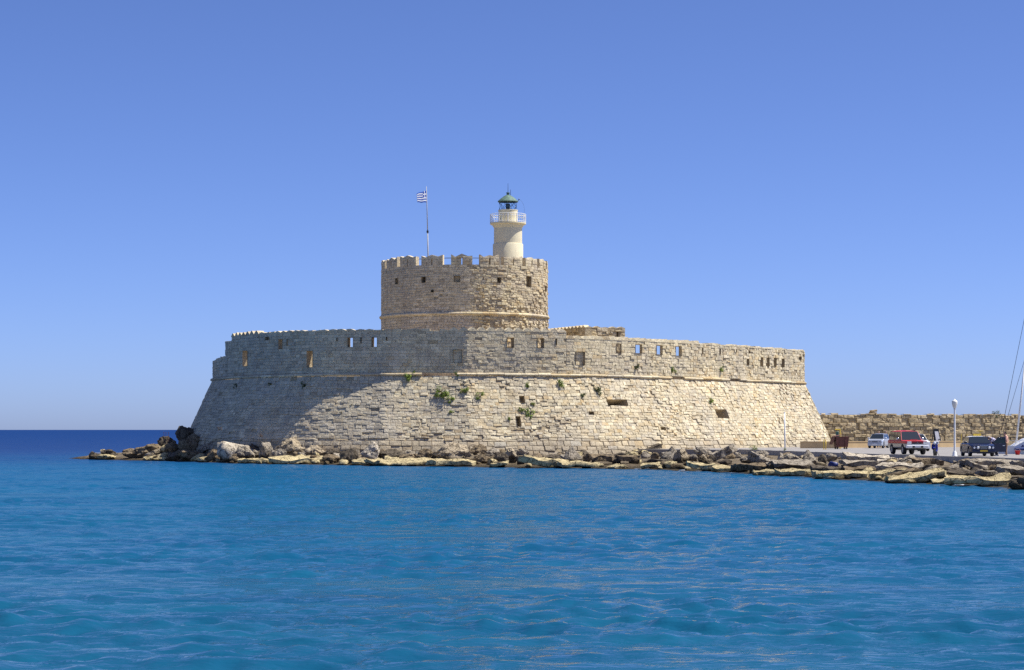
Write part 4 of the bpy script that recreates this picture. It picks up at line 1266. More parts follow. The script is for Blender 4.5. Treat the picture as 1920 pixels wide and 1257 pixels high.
for i, (x, y) in enumerate(WEED):
    p_, n_ = on_talus(x, y); plant('weed', p_, n_, random.uniform(.13, .26), 'small weed rooted in a joint of the fort wall', 'weeds in the fort wall joints', 'leaf_dark', 46, .5, 100 + i)
for i, (x, y, r_, lab) in enumerate([(1412,844,14,'flat green ground weed at the quay end below the fort'),(1470,846,6,'green weed at the foot of the thin pale pole')]):
    g, t_ = on_bank(x, y + 2)
    for k in range(1): plant('ground_plant', (g.x, g.y, g.z + .35), (0, 0, 1), r_ * g.y / F * .8, lab, 'weeds by the quay edge', 'leaf', 150, 0, 300 + i)
for i, (x, y, Y, lab) in enumerate([(411,806,204,'dry brown plant on top of the long white rock'),(489,819,200.5,'dry brown plant against the shaded fort foot')]):
    p_ = at(x, y, Y); plant('dry_plant', p_, (0, -.3, 1), .30, lab, 'dry plants on the rocks', 'dry_plant', 90, 0, 400 + i)
p_ = at(1868, 780, 258.5); plant('wall_top_bush', p_, (0, 0, 1), .7, 'low green bush growing on top of the rough mole wall', None, 'leaf_dark', 220, 0, 500)

# ------------------------------------------------------------------ vehicles (x forward, y to the vehicle's left, z up)
def wheel(root, x, y, r_, w_, out):
    m_ = MB(); m_.lathe([(r_*.60, -w_/2), (r_*.93, -w_/2), (r_, -w_*.36), (r_, w_*.36), (r_*.93, w_/2), (r_*.60, w_/2)], (0, 0, 0), 24, 'Y')
    m_.v = [(a + x, b + y, c + r_) for a, b, c in m_.v]
    wh = m_.build('wheel', 'rubber', root, True)
    m_ = MB(); yy = out * w_ * .40
    m_.lathe([(.01, yy + out*.02), (r_*.2, yy + out*.02), (r_*.3, yy - out*.01), (r_*.52, yy), (r_*.62, yy + out*.03), (r_*.62, yy - out*.1)], (0, 0, 0), 24, 'Y')
    m_.v = [(a + x, b + y, c + r_) for a, b, c in m_.v]
    m_.build('rim', 'rim_metal', wh, True)
def body_secs(st, z_lo=None, z_hi=None):
    """st: list of (x, halfwidth, z_bottom, z_top)"""
    secs = []
    for x, w_, zb, zt in st:
        a = zb if z_lo is None else max(zb, z_lo)
        b = zt if z_hi is None else min(zt, z_hi)
        if b < a + .02: b = a + .02
        hh = b - a
        if z_hi is None: prof = [(w_*.93, a), (w_, a + hh*.18), (w_, a + hh*.68), (w_*.975, a + hh*.88), (w_*.90, b)]
        else: prof = [(w_*.93, a), (w_, a + hh*.25), (w_, b)]
        secs.append([(x, -y, z) for y, z in prof] + [(x, y, z) for y, z in reversed(prof)])
    return secs
def arch(st, cx, r_, w_, zt_f, zb):
    out = []
    for k in range(9):
        a = math.pi * k / 8
        x = cx - r_ * math.cos(a)
        out.append((x, w_, max(zb, r_ * math.sin(a) + .33), zt_f(x)))
    return out
def stations(L0, L1, arches, wfun, zbfun, ztfun, r_, n_=14):
    xs = set(np.linspace(L0, L1, n_).tolist())
    for c in arches:
        xs = {x for x in xs if abs(x - c) > r_ + .02}
        for k in range(11): xs.add(c - r_ * math.cos(math.pi * k / 10))
        xs.add(c - r_ - .004); xs.add(c + r_ + .004)
    out = []
    for x in sorted(xs):
        zb = zbfun(x)
        for c in arches:
            if abs(x - c) <= r_ + .001: zb = max(zb, .36 + math.sqrt(max(0, r_*r_ - (x - c)**2)) * .98)
        out.append((x, wfun(x), min(zb, ztfun(x) - .06), ztfun(x)))
    return out
def pane(root, quad, name, mat, out=.012, inset=.06):
    q_ = [Vector(p) for p in quad]; c = sum(q_, Vector()) / 4; n_ = (q_[1] - q_[0]).cross(q_[3] - q_[0]).normalized()
    q2 = [c + (p - c) * (1 - inset) + n_ * out for p in q_]
    m_ = MB(); m_.add(q2 + [p - n_ * .03 for p in q2], [(0,1,2,3),(7,6,5,4),(0,4,5,1),(1,5,6,2),(2,6,7,3),(3,7,4,0)])
    return m_.build(name, mat, root)
def cabin(root, xf0, xf1, xr1, xr0, w0, w1, z0, z1, mat, roofmat, splits, name='cabin', dome=.05):
    """frame of the passenger cell with its panes; splits are x positions of the side pillars"""
    m_ = MB()
    B = [(xf0, -w0, z0), (xf0, w0, z0), (xr0, w0, z0), (xr0, -w0, z0)]; T = [(xf1, -w1, z1), (xf1, w1, z1), (xr1, w1, z1), (xr1, -w1, z1)]
    m_.add(B + T, [(0,1,5,4),(1,2,6,5),(2,3,7,6),(3,0,4,7)])
    cb_ = m_.build(name, mat, root)
    secs = []
    for k in range(7):
        f_ = k / 6; x = xf1 + (xr1 - xf1) * f_; e = dome * math.sin(math.pi * min(1, max(0, f_ * .9 + .05)))
        ws = w1 + .01
        secs.append([(x, -ws, z1 - .03), (x, -ws, z1 + .01), (x, -ws*.6, z1 + .03 + e), (x, 0, z1 + .035 + e), (x, ws*.6, z1 + .03 + e), (x, ws, z1 + .01), (x, ws, z1 - .03)])
    m_ = MB(); m_.loft(secs); m_.build('roof', roofmat, root, False)
    pane(root, [B[0], B[1], T[1], T[0]][::1], 'windscreen', 'car_glass', .014, .05)
    pane(root, [B[2], B[3], T[3], T[2]], 'rear_window', 'car_glass', .012, .12)
    def xtop(x): 
        f_ = (x - xr0) / (xf0 - xr0); return xr1 + (xf1 - xr1) * f_
    xs = [xf0] + splits + [xr0]
    for sgn in (-1, 1):
        for a, b in zip(xs[:-1], xs[1:]):
            q_ = [(a, sgn*w0, z0), (b, sgn*w0, z0), (xtop(b), sgn*w1, z1), (xtop(a), sgn*w1, z1)]
            if sgn < 0: q_ = [q_[1], q_[0], q_[3], q_[2]]
            pane(root, q_[::1], 'side_window', 'car_glass', .012, .10)
    return cb_
def lbox(root, name, mat, x0, x1, y0, y1, z0, z1, bev=.015):
    m_ = MB(); m_.box(x0, x1, y0, y1, z0, z1); o = m_.build(name, mat, root)
    if bev: b = o.modifiers.new('soft', 'BEVEL'); b.width = bev; b.segments = 2
    return o
def mirrors(root, x, w_, z, mat):
    for s_ in (-1, 1):
        m_ = MB(); m_.sphere((x, s_ * (w_ + .11), z), .07, .12, .085, 10, 7); m_.build('wing_mirror', mat, root, True)

# pickup with hard top
pk = at(1707, 853, 162.5); pk = empty('pickup_truck', (pk.x + .12, 164.2, QZ), R(-83.8)); tag(pk, 'red over silver pickup truck with hard top parked on the quay', 'pickup')
zt = lambda x: 1.12 if x < .55 else 1.10 - .05 * (x - .55) / 1.9
st = stations(-2.45, 2.45, (1.45, -1.45), lambda x: .86 - (.07 if x > 2.3 else 0), lambda x: .50, zt, .46)
m_ = MB(); m_.loft(body_secs(st, None, .84)); m_.build('lower_body', 'car_silver', pk)
st2 = [(x, w_, max(.835, zb), z_) for x, w_, zb, z_ in st]
m_ = MB(); m_.loft(body_secs(st2)); m_.build('upper_body', 'car_red', pk)
cabin(pk, 1.0, .35, -2.25, -2.42, .80, .66, 1.09, 1.76, 'car_red', 'car_red', [-.02, -.85, -1.0])
lbox(pk, 'bumper', 'car_white', 2.36, 2.62, -.87, .87, .50, .74, .05)
lbox(pk, 'bumper_opening', 'black_paint', 2.60, 2.635, -.42, .42, .53, .66, 0)
lbox(pk, 'number_plate', 'plate_white', 2.636, 2.65, -.24, .22, .55, .65, 0)
lbox(pk, 'grille', 'black_paint', 2.42, 2.47, -.42, .42, .82, 1.0, .01)
lbox(pk, 'grille_bar', 'car_red', 2.465, 2.485, -.42, .42, .955, .985, 0)
m_ = MB()
for a in (90, 210, 330):
    c, s_ = math.cos(R(a)), math.sin(R(a)); e, h_ = .055, .03
    m_.add([(2.492, 0, .905), (2.492, c*e - s_*h_, .905 + s_*e + c*h_), (2.492, 2*c*e, .905 + 2*s_*e), (2.492, c*e + s_*h_, .905 + s_*e - c*h_)], [(0,1,2,3)])
m_.build('emblem', 'chrome', pk)
for s_ in (-1, 1):
    lbox(pk, 'headlight', 'lens_glass', 2.40, 2.47, s_*.62 - .16, s_*.62 + .16, .84, 1.0, .02)
    lbox(pk, 'indicator', 'lens_glass', 2.61, 2.64, s_*.66 - .13, s_*.66 + .13, .56, .64, 0)
    for x in (1.45, -1.45): wheel(pk, x, s_ * .74, .38, .25, s_)
    m_ = MB(); m_.lathe([(.44, -.02), (.52, 0), (.52, .03), (.44, .05)], (0, 0, 0), 24, 'Y')
lbox(pk, 'bonnet_scoop', 'car_red', 1.35, 1.75, -.22, .22, 1.10, 1.16, .03); lbox(pk, 'scoop_mouth', 'black_paint', 1.74, 1.765, -.18, .18, 1.11, 1.15, 0)
lbox(pk, 'chassis', 'black_paint', -2.2, 2.25, -.62, .62, .34, .56, .02)
mirrors(pk, .62, .86, 1.20, 'chrome')
for x in (.05, -.92): 
    for s_ in (-1, 1): lbox(pk, 'door_handle', 'black_paint', x - .02, x + .14, s_*.865 - .012, s_*.865 + .012, .98, 1.01, 0)

# navy taxi with white roof, one door open
tx_ = empty('taxi', (33.55, 153.8, QZ), R(-91.6)); tag(tx_, 'dark navy taxi saloon with white roof and open door by the kerb', 'car')
ztf = lambda x: (.93 - .17 * max(0, (x - .75) / 1.65) ** 1.5) if x > .75 else (.95 if x > -1.35 else .95 - .05 * (-1.35 - x))
wf = lambda x: .90 - .10 * max(0, (abs(x) - 1.75) / .65) ** 2
st = stations(-2.38, 2.40, (1.40, -1.42), wf, lambda x: .22 + .06 * max(0, abs(x) - 1.9), ztf, .37)
m_ = MB(); m_.loft(body_secs(st)); o = m_.build('body', 'car_navy', tx_)
cabin(tx_, .95, .22, -1.12, -1.72, .80, .62, .92, 1.38, 'car_navy', 'car_white', [-.28, -1.02], dome=.03)
for s_ in (-1, 1):
    for yy, rr_, dx in ((.66, .125, 0), (.40, .10, .06)):
        m_ = MB(); m_.sphere((2.345 + dx, s_ * yy, .62), .07, rr_, rr_ * 1.05, 14, 9); m_.build('headlight', 'lens_glass', tx_, True)
    for x in (1.40, -1.42): wheel(tx_, x, s_ * .78, .315, .21, s_)
    lbox(tx_, 'side_moulding', 'car_navy', -1.0, 1.0, s_*.90 - .015, s_*.90 + .015, .50, .56, .01)
    lbox(tx_, 'fog_lamp', 'lens_glass', 2.36, 2.42, s_*.58 - .09, s_*.58 + .09, .32, .38, 0)
gr = lbox(tx_, 'grille', 'black_paint', 2.33, 2.41, -.26, .26, .52, .74, .02)
for k in range(4): lbox(gr, 'grille_bar', 'chrome', 2.405, 2.42, -.25, .25, .545 + k*.05, .556 + k*.05, 0)
lbox(gr, 'grille_frame', 'chrome', 2.38, 2.425, -.29, .29, .74, .765, .005)
lbox(tx_, 'front_bumper', 'car_navy', 2.22, 2.46, -.82, .82, .26, .46, .05)
lbox(tx_, 'number_plate', 'yellow_paint', 2.462, 2.475, -.26, .26, .34, .45, 0)
lbox(tx_, 'air_intake', 'black_paint', 2.40, 2.465, -.5, .5, .20, .27, 0)
lbox(tx_, 'roof_sign', 'yellow_paint', -.25, -.05, -.28, .28, 1.45, 1.59, .02)
mirrors(tx_, .72, .88, .98, 'car_navy')
def door_pt(x, y, z):
    c, s_ = math.cos(R(-78)), math.sin(R(-78)); return (.80 + x*c - y*s_, .90 + x*s_ + y*c, z)
m_ = MB(); m_.box(-1.05, 0, -.04, .04, .30, .92); m_.v = [door_pt(*v) for v in m_.v]; dr = m_.build('open_door', 'car_navy', tx_)
m_ = MB()
for a, b in (((-1.03, .90), (-.98, 1.34)), ((-.98, 1.34), (-.45, 1.34)), ((-.45, 1.34), (-.02, .92))): m_.tube(door_pt(a[0], 0, a[1]), door_pt(b[0], 0, b[1]), .025, None, 6)
m_.build('window_frame', 'car_navy', dr)
m_ = MB(); m_.add([door_pt(-1.0, y, .92) for y in (.006,)] + [door_pt(-.96, .006, 1.33), door_pt(-.46, .006, 1.33), door_pt(-.06, .006, .93)] + [door_pt(-1.0, -.006, .92), door_pt(-.96, -.006, 1.33), door_pt(-.46, -.006, 1.33), door_pt(-.06, -.006, .93)], [(0,1,2,3),(7,6,5,4)]); m_.build('door_window', 'car_glass', dr)
m_ = MB(); m_.box(-.95, -.78, .04, .07, .74, .78); m_.v = [door_pt(*v) for v in m_.v]; m_.build('door_handle', 'chrome', dr)

# pale silver hatchback
sv = at(1647, 839.5, 226); sv = empty('hatchback_car', (37.75, 219.6, QZ), R(-112)); tag(sv, 'pale silver hatchback parked behind the red pickup', 'car')
ztf = lambda x: (.98 - .16 * max(0, (x - .85) / 1.05) ** 1.3) if x > .85 else .98
st = stations(-1.85, 1.90, (1.18, -1.20), lambda x: .80 - .08 * max(0, (abs(x) - 1.4) / .5) ** 2, lambda x: .24, ztf, .34, 12)
m_ = MB(); m_.loft(body_secs(st)); m_.build('body', 'car_pale', sv)
cabin(sv, 1.05, .38, -1.55, -1.80, .74, .60, .96, 1.44, 'car_pale', 'car_pale', [-.15, -1.0], dome=.03)
for s_ in (-1, 1):
    lbox(sv, 'headlight', 'lens_glass', 1.80, 1.90, s_*.52 - .17, s_*.52 + .17, .60, .74, .03)
    for x in (1.18, -1.20): wheel(sv, x, s_ * .69, .29, .19, s_)
lbox(sv, 'front_bumper', 'car_pale', 1.80, 1.99, -.74, .74, .30, .50, .04)
lbox(sv, 'grille', 'black_paint', 1.88, 1.93, -.30, .30, .62, .70, 0); lbox(sv, 'number_plate', 'plate_white', 1.99, 2.0, -.26, .26, .36, .46, 0)
mirrors(sv, .82, .78, 1.02, 'car_pale')

# white car mostly hidden behind the pickup
hv = empty('white_car', (36.4, 188, QZ), R(-90) + R(8)); tag(hv, 'white car peeking out behind the red pickup windscreen', 'car')
st = stations(-1.9, 1.95, (1.2, -1.2), lambda x: .80 - .08 * max(0, (abs(x) - 1.4) / .5) ** 2, lambda x: .24, ztf, .34, 12)
m_ = MB(); m_.loft(body_secs(st)); m_.build('body', 'car_white', hv)
cabin(hv, 1.05, .38, -1.55, -1.80, .74, .60, .96, 1.48, 'car_white', 'car_white', [-.15, -1.0], dome=.04)
for s_ in (-1, 1):
    for x in (1.2, -1.2): wheel(hv, x, s_ * .69, .29, .19, s_)
hv.location = ((1717 - 960) * 190 / F, 190, QZ)

# scooter
sc = at(1757, 856, 152.5); sc = empty('scooter', (sc.x, 153.2, QZ), R(-107)); tag(sc, 'small blue scooter parked facing the water between pickup and lamp', 'scooter')
def tyre(x, name='wheel'):
    m_ = MB(); m_.lathe([(.20, -.05), (.27, -.05), (.30, 0), (.27, .05), (.20, .05)], (0, 0, 0), 20, 'Y'); m_.v = [(a + x, b, c + .30) for a, b, c in m_.v]
    w_ = m_.build(name, 'rubber', sc, True)
    m_ = MB(); m_.lathe([(.02, -.04), (.20, -.02), (.20, .02), (.02, .04)], (0, 0, 0), 16, 'Y'); m_.v = [(a + x, b, c + .30) for a, b, c in m_.v]; m_.build('rim', 'rim_metal', w_)
tyre(.62); tyre(-.62)
m_ = MB(); m_.loft([[(.42, -.10, .42), (.42, .10, .42), (.40, .10, .46), (.40, -.10, .46)], [(.44, -.22, .55), (.44, .22, .55), (.38, .22, .56), (.38, -.22, .56)], [(.36, -.21, .80), (.36, .21, .80), (.30, .20, .80), (.30, -.20, .80)], [(.30, -.12, .95), (.30, .12, .95), (.24, .12, .95), (.24, -.12, .95)]]); m_.build('leg_shield', 'scooter_blue', sc)
m_ = MB(); m_.loft([[(.88, -.06, .56), (.88, .06, .56), (.88, .05, .60), (.88, -.05, .60)], [(.62, -.08, .62), (.62, .08, .62), (.62, .06, .67), (.62, -.06, .67)], [(.38, -.08, .58), (.38, .08, .58), (.38, .06, .62), (.38, -.06, .62)]]); m_.build('mudguard', 'scooter_blue', sc)
m_ = MB(); m_.tube((.60, -.07, .30), (.30, -.07, .92), .025); m_.tube((.60, .07, .30), (.30, .07, .92), .025); m_.build('fork', 'dark_metal', sc)
m_ = MB(); m_.path([(.18, -.34, 1.0), (.25, -.18, .99), (.27, 0, .97), (.25, .18, .99), (.18, .34, 1.0)], .018, 6); hb = m_.build('handlebar', 'dark_metal', sc)
for s_ in (-1, 1):
    m_ = MB(); m_.tube((.24, s_*.22, 1.0), (.24, s_*.30, 1.16), .01, None, 5); m_.sphere((.24, s_*.31, 1.20), .02, .07, .05, 8, 6); m_.build('mirror', 'dark_metal', hb)
m_ = MB(); m_.sphere((.36, 0, .93), .09, .12, .10, 12, 8); m_.build('headlight', 'lens_glass', sc, True)
m_ = MB(); m_.loft([[(.28, -.12, .34), (.28, .12, .34), (.28, .12, .40), (.28, -.12, .40)], [(-.20, -.13, .34), (-.20, .13, .34), (-.20, .13, .44), (-.20, -.13, .44)], [(-.45, -.16, .42), (-.45, .16, .42), (-.45, .15, .74), (-.45, -.15, .74)], [(-.85, -.08, .58), (-.85, .08, .58), (-.85, .07, .74), (-.85, -.07, .74)]]); m_.build('body', 'scooter_blue', sc)
lbox(sc, 'seat', 'black_paint', -.75, -.12, -.13, .13, .72, .82, .04); lbox(sc, 'engine', 'dark_metal', -.6, -.1, -.16, .12, .22, .40, .04)
lbox(sc, 'top_box', 'car_white', -.98, -.66, -.18, .18, .84, 1.08, .06)
m_ = MB(); m_.tube((-.1, -.16, .26), (-.75, -.20, .30), .04, .05, 8); m_.build('exhaust', 'chrome', sc); m_ = MB(); m_.tube((-.05, .12, .3), (.02, .30, .0), .015, None, 6); m_.build('side_stand', 'dark_metal', sc)

# ------------------------------------------------------------------ street furniture
lm = at(1790, 856.5, 149.9); lm = empty('street_lamp', (lm.x, 149.9, QZ)); tag(lm, 'white street lamp post with an acorn lantern at the kerb', 'street lamp')
m_ = MB(); m_.lathe([(.20, 0), (.20, .06), (.15, .12), (.14, .30), (.10, .36), (.075, .42)], n=20); m_.build('base', 'white_paint', lm, True)
m_ = MB(); m_.lathe([(.075, .40), (.06, 3.38)], n=16); m_.build('post', 'white_paint', lm, True)
m_ = MB(); m_.lathe([(.06, 3.30), (.09, 3.36), (.07, 3.42), (.12, 3.46)], n=16); m_.build('collar', 'white_paint', lm, True)
m_ = MB(); m_.lathe([(.12, 3.46), (.165, 3.60), (.195, 3.74), (.20, 3.82), (.185, 3.86)], n=20); m_.build('globe', 'opal_glass', lm, True)
m_ = MB(); m_.lathe([(.205, 3.855), (.20, 3.89), (.13, 3.96), (.05, 4.0), (.03, 4.05), (.01, 4.07)], n=20); m_.build('cap', 'opal_glass', lm, True)
tp = at(1472, 845, 196); pp = empty('thin_pole', (tp.x, 196, QZ - .4)); tag(pp, 'thin pale pole standing alone before the sunlit fort slope', 'pole')
m_ = MB(); m_.tube((0, 0, 0), (-.05, 0, 3.85), .085, .06, 10); m_.build('shaft', 'white_paint', pp, True); m_ = MB(); m_.tube((-.05, 0, 3.85), (-.05, 0, 3.93), .075, .05, 10); m_.build('cap', 'white_paint', pp)
m_ = MB(); m_.lathe([(.16, 0), (.16, .05), (.09, .09)], n=14); m_.build('base_plate', 'grey_metal', pp)

sk = empty('rubbish_skip', (32.15, 208.5, QZ), R(6)); tag(sk, 'rusty brown metal rubbish skip by the low tan wall', 'skip')
m_ = MB(); m_.loft([[(-.56, -.5, .20), (.56, -.5, .20), (.56, .5, .20), (-.56, .5, .20)], [(-.66, -.58, 1.18), (.66, -.58, 1.18), (.66, .58, 1.18), (-.66, .58, 1.18)]]); m_.build('bin_body', 'rust_paint', sk)
m_ = MB(); m_.loft([[(-.70, -.62, 1.16), (.70, -.62, 1.16), (.70, .62, 1.16), (-.70, .62, 1.16)], [(-.70, -.62, 1.23), (.70, -.62, 1.23), (.70, .62, 1.23), (-.70, .62, 1.23)]]); m_.build('rim', 'rust_paint', sk)
m_ = MB(); m_.add([(-.70, -.62, 1.24), (.0, -.62, 1.38), (.0, .62, 1.38), (-.70, .62, 1.24), (-.70, -.62, 1.27), (.0, -.62, 1.41), (.0, .62, 1.41), (-.70, .62, 1.27)], [(3,2,1,0),(4,5,6,7),(0,1,5,4),(1,2,6,5),(2,3,7,6),(3,0,4,7)]); m_.build('lid', 'rust_paint', sk)
m_ = MB(); m_.add([(-.71, -.6, 1.22), (-1.0, -.6, .45), (-1.0, .6, .45), (-.71, .6, 1.22), (-.75, -.6, 1.22), (-1.04, -.6, .45), (-1.04, .6, .45), (-.75, .6, 1.22)], [(0,1,2,3),(7,6,5,4),(0,4,5,1),(1,5,6,2),(2,6,7,3),(3,7,4,0)]); m_.build('hanging_lid', 'rust_paint', sk)
for x in (-.28, .28): lbox(sk, 'rib', 'rust_paint', x - .03, x + .03, -.585, -.53, .25, 1.15, 0)
for x in (-.45, .45):
    for y in (-.4, .4):
        m_ = MB(); m_.lathe([(.02, -.03), (.09, -.03), (.10, 0), (.09, .03), (.02, .03)], (0, 0, 0), 12, 'Y'); m_.v = [(a + x, b + y, c + .10) for a, b, c in m_.v]; m_.build('castor', 'rubber', sk)
yb = empty('yellow_hoop', ((1546.5 - 960) * 205 / F, 205, QZ)); tag(yb, 'low yellow hoop guard in front of the rusty skip', 'bollard')
m_ = MB(); m_.path([(-.10, 0, 0), (-.10, 0, .82)] + [(-.10 * math.cos(R(a)), 0, .82 + .10 * math.sin(R(a))) for a in range(20, 180, 20)] + [(.10, 0, .82), (.10, 0, 0)], .04, 8); m_.build('hoop', 'yellow_paint', yb, True)
m_ = MB(); m_.lathe([(.07, 0), (.07, .03), (.04, .035)], (-.10, 0, 0), 10); m_.lathe([(.07, 0), (.07, .03), (.04, .035)], (.10, 0, 0), 10); m_.build('foot_plate', 'yellow_paint', yb)
yf = empty('yellow_barrier_post', ((1575 - 960) * 212 / F, 212, QZ)); tag(yf, 'tall yellow inverted-L barrier post between skip and silver car', 'barrier post')
m_ = MB(); m_.tube((0, 0, 0), (0, 0, 1.95), .055, None, 8); m_.build('upright', 'yellow_paint', yf); m_ = MB(); m_.tube((.055, 0, 1.92), (-.50, 0, 1.92), .05, None, 8); m_.build('arm', 'yellow_paint', yf)
m_ = MB(); m_.tube((.10, 0, 0), (.10, 0, 1.6), .02, None, 6); m_.build('stay', 'yellow_paint', yf)
lbox(yf, 'hanging_tank', 'plate_green', -.42, -.12, -.12, .12, .75, 1.72, .05); lbox(yf, 'blue_drum', 'blue_tarp', -.44, -.14, -.14, .14, .40, .76, .05)
yt = empty('yellow_sign_post', ((1837.5 - 960) * 214 / F, 214, QZ)); tag(yt, 'yellow T-shaped sign post rising behind the taxi roof', 'sign post')
m_ = MB(); m_.tube((0, 0, 0), (0, 0, 1.72), .035, None, 8); m_.build('post', 'yellow_paint', yt); lbox(yt, 'crossbar', 'yellow_paint', -.30, .30, -.04, .04, 1.72, 1.80, .01)
for x_, h_ in ((1802.5, 1.5), (1813, 1.45)):
    o = empty('yellow_post', ((x_ - 960) * 214 / F, 214, QZ)); tag(o, 'thin yellow post behind the taxi, the %s of two' % ('left' if x_ < 1805 else 'right'), 'post')
    m_ = MB(); m_.tube((0, 0, 0), (0, 0, h_), .035, .03, 8); m_.build('post', 'yellow_paint', o); m_ = MB(); m_.lathe([(.08, 0), (.08, .03), (.04, .04)], n=10); m_.build('base', 'yellow_paint', o)

ab = empty('easel_board', ((1755 - 960) * 232 / F, 232, QZ)); tag(ab, 'tall black easel signboard with a blank white panel on the quay', 'signboard')
def bar(p0, p1, w_=.10): 
    m_ = MB(); m_.tube(p0, p1, w_ / 2, None, 4); return m_.build('leg', 'black_paint', ab)
bar((-.22, 0, 2.0), (-.66, -.35, 0)); bar((.22, 0, 2.0), (.62, -.35, 0)); bar((-.22, 0, 2.0), (-.42, .55, 0)); bar((.22, 0, 2.0), (.42, .55, 0))
m_ = MB(); m_.add([(-.25, -.03, 2.0), (.25, -.03, 2.0), (.52, -.28, .55), (-.30, -.28, .55), (-.25, .02, 2.0), (.25, .02, 2.0), (.52, -.23, .55), (-.30, -.23, .55)], [(0,1,2,3),(7,6,5,4),(0,4,5,1),(1,5,6,2),(2,6,7,3),(3,7,4,0)]); m_.build('board', 'black_paint', ab)
m_ = MB(); m_.add([(-.16, -.085, 1.72), (.22, -.085, 1.72), (.42, -.275, .66), (-.04, -.275, .66)], [(0,1,2,3)]); m_.v = [(a, b - .02, c) for a, b, c in m_.v]; m_.build('white_panel', 'plate_white', ab)
m_ = MB(); m_.tube((-.60, -.33, .15), (.57, -.33, .15), .04, None, 4); m_.build('crossbar', 'black_paint', ab)

# ------------------------------------------------------------------ yacht moored beyond the quay
ya = empty('sailing_yacht', (43.4, 168.0, 0)); tag(ya, 'white sailing yacht moored behind the quay at the picture edge', 'boat')
secs = []
for k in range(11):
    f_ = k / 10; x = -5.1 + 10.6 * f_; w_ = 1.55 * (1 - (1 - min(1, f_ * 1.9)) ** 2.2) + .04; zd = 1.75 - .35 * f_ + .25 * (1 - f_) ** 2
    secs.append([(x + (0 if k else .4), 0, -.4 + .35 * (1 - f_)**3), (x, -w_ * .75, .15), (x, -w_, .9), (x, -w_, zd), (x, w_, zd), (x, w_, .9), (x, w_ * .75, .15)])
m_ = MB(); m_.loft(secs); hull = m_.build('hull', 'gel_coat', ya)
m_ = MB()
m_.loft([[(x, -w_ - .012, z - .16), (x, -w_ - .012, z - .05), (x, w_ + .012, z - .05), (x, w_ + .012, z - .16)] for x, w_, z in ((-4.0, 1.02, 1.78), (-2, 1.50, 1.70), (1, 1.585, 1.58), (5.3, 1.59, 1.42))]); m_.build('sheer_stripe', 'navy_canvas', hull)
secs = []
for x, w_, z in ((-4.3, .45, 1.80), (-3.9, .75, 2.05), (-3.2, 1.0, 2.45), (-2.4, 1.1, 2.72), (-1.2, 1.15, 2.85), (2.0, 1.15, 2.85), (2.6, 1.1, 2.5)):
    secs.append([(x, -w_, 1.55), (x, -w_ * .9, z - .12), (x, -w_ * .6, z), (x, w_ * .6, z), (x, w_ * .9, z - .12), (x, w_, 1.55)])
m_ = MB(); m_.loft(secs); cab_ = m_.build('cabin', 'gel_coat', ya)
for x in (-3.55, -2.7, -1.8, -.9, 0, .9):
    zt_ = 2.12 if x < -3.3 else 2.35 if x < -2.5 else 2.5; w_ = .88 if x < -3.3 else 1.06 if x < -2.5 else 1.13
    for s_ in (-1, 1):
        m_ = MB(); m_.add([(x, s_*(w_+.025), 1.85), (x + .62, s_*(w_+.075), 1.85), (x + .58, s_*(w_+.03), zt_), (x + .16, s_*(w_-.01), zt_ - .08)], [(0,1,2,3)]); m_.build('cabin_window', 'navy_canvas', cab_)
m_ = MB(); m_.tube((-3.75, -.2, 2.0), (-2.95, -.2, 9.5), .075, .055, 12); m_.build('fore_mast', 'white_paint', ya, True)
m_ = MB(); m_.tube((.2, 0, 2.8), (.5, 0, 17.5), .11, .07, 12); m_.build('main_mast', 'white_paint', ya, True)
m_ = MB(); m_.tube((-5.05, 0, 2.1), (-1.9 + 0, 0, 17.6), .018, None, 5); m_.build('forestay', 'dark_metal', ya)
m_ = MB(); m_.tube((-4.75, 0, 2.9), (-1.6, 0, 13.6), .015, None, 5); m_.build('inner_stay', 'dark_metal', ya)
m_ = MB(); m_.tube((-1.9, 0, 17.6), (.5, 0, 17.5), .02, None, 5); m_.build('triatic_stay', 'dark_metal', ya)
for x in (-4.6, -3.6, -2.4, -1.2, 0, 1.2, 2.4):
    for s_ in (-1, 1):
        w_ = 1.55 * (1 - (1 - min(1, (x + 5.1) / 10.6 * 1.9)) ** 2.2) - .02
        m_ = MB(); m_.tube((x, s_*w_, 1.6), (x, s_*w_, 2.35), .016, None, 6); m_.build('stanchion', 'chrome', ya)
m_ = MB(); m_.path([(x, -1.55 * (1 - (1 - min(1, (x + 5.1) / 10.6 * 1.9)) ** 2.2) + .02, 2.34) for x in (-4.6, -3.6, -2.4, -1.2, 0, 1.2, 2.4)], .012, 5); m_.build('guard_rail', 'chrome', ya)
rb = empty('red_bucket', ((1908 - 960) * 160.8 / F, 160.8, QZ)); tag(rb, 'red plastic tub on the quay before the yacht', 'bucket')
m_ = MB(); m_.lathe([(.01, 0), (.15, 0), (.21, .32), (.225, .33), (.19, .33), (.14, .02)], n=18); m_.build('tub', 'red_plastic', rb, True); m_ = MB(); m_.path([(.21 * math.cos(R(a)), 0, .32 + .16 * math.sin(R(a))) for a in range(0, 181, 20)], .01, 5); m_.build('handle', 'grey_metal', rb)

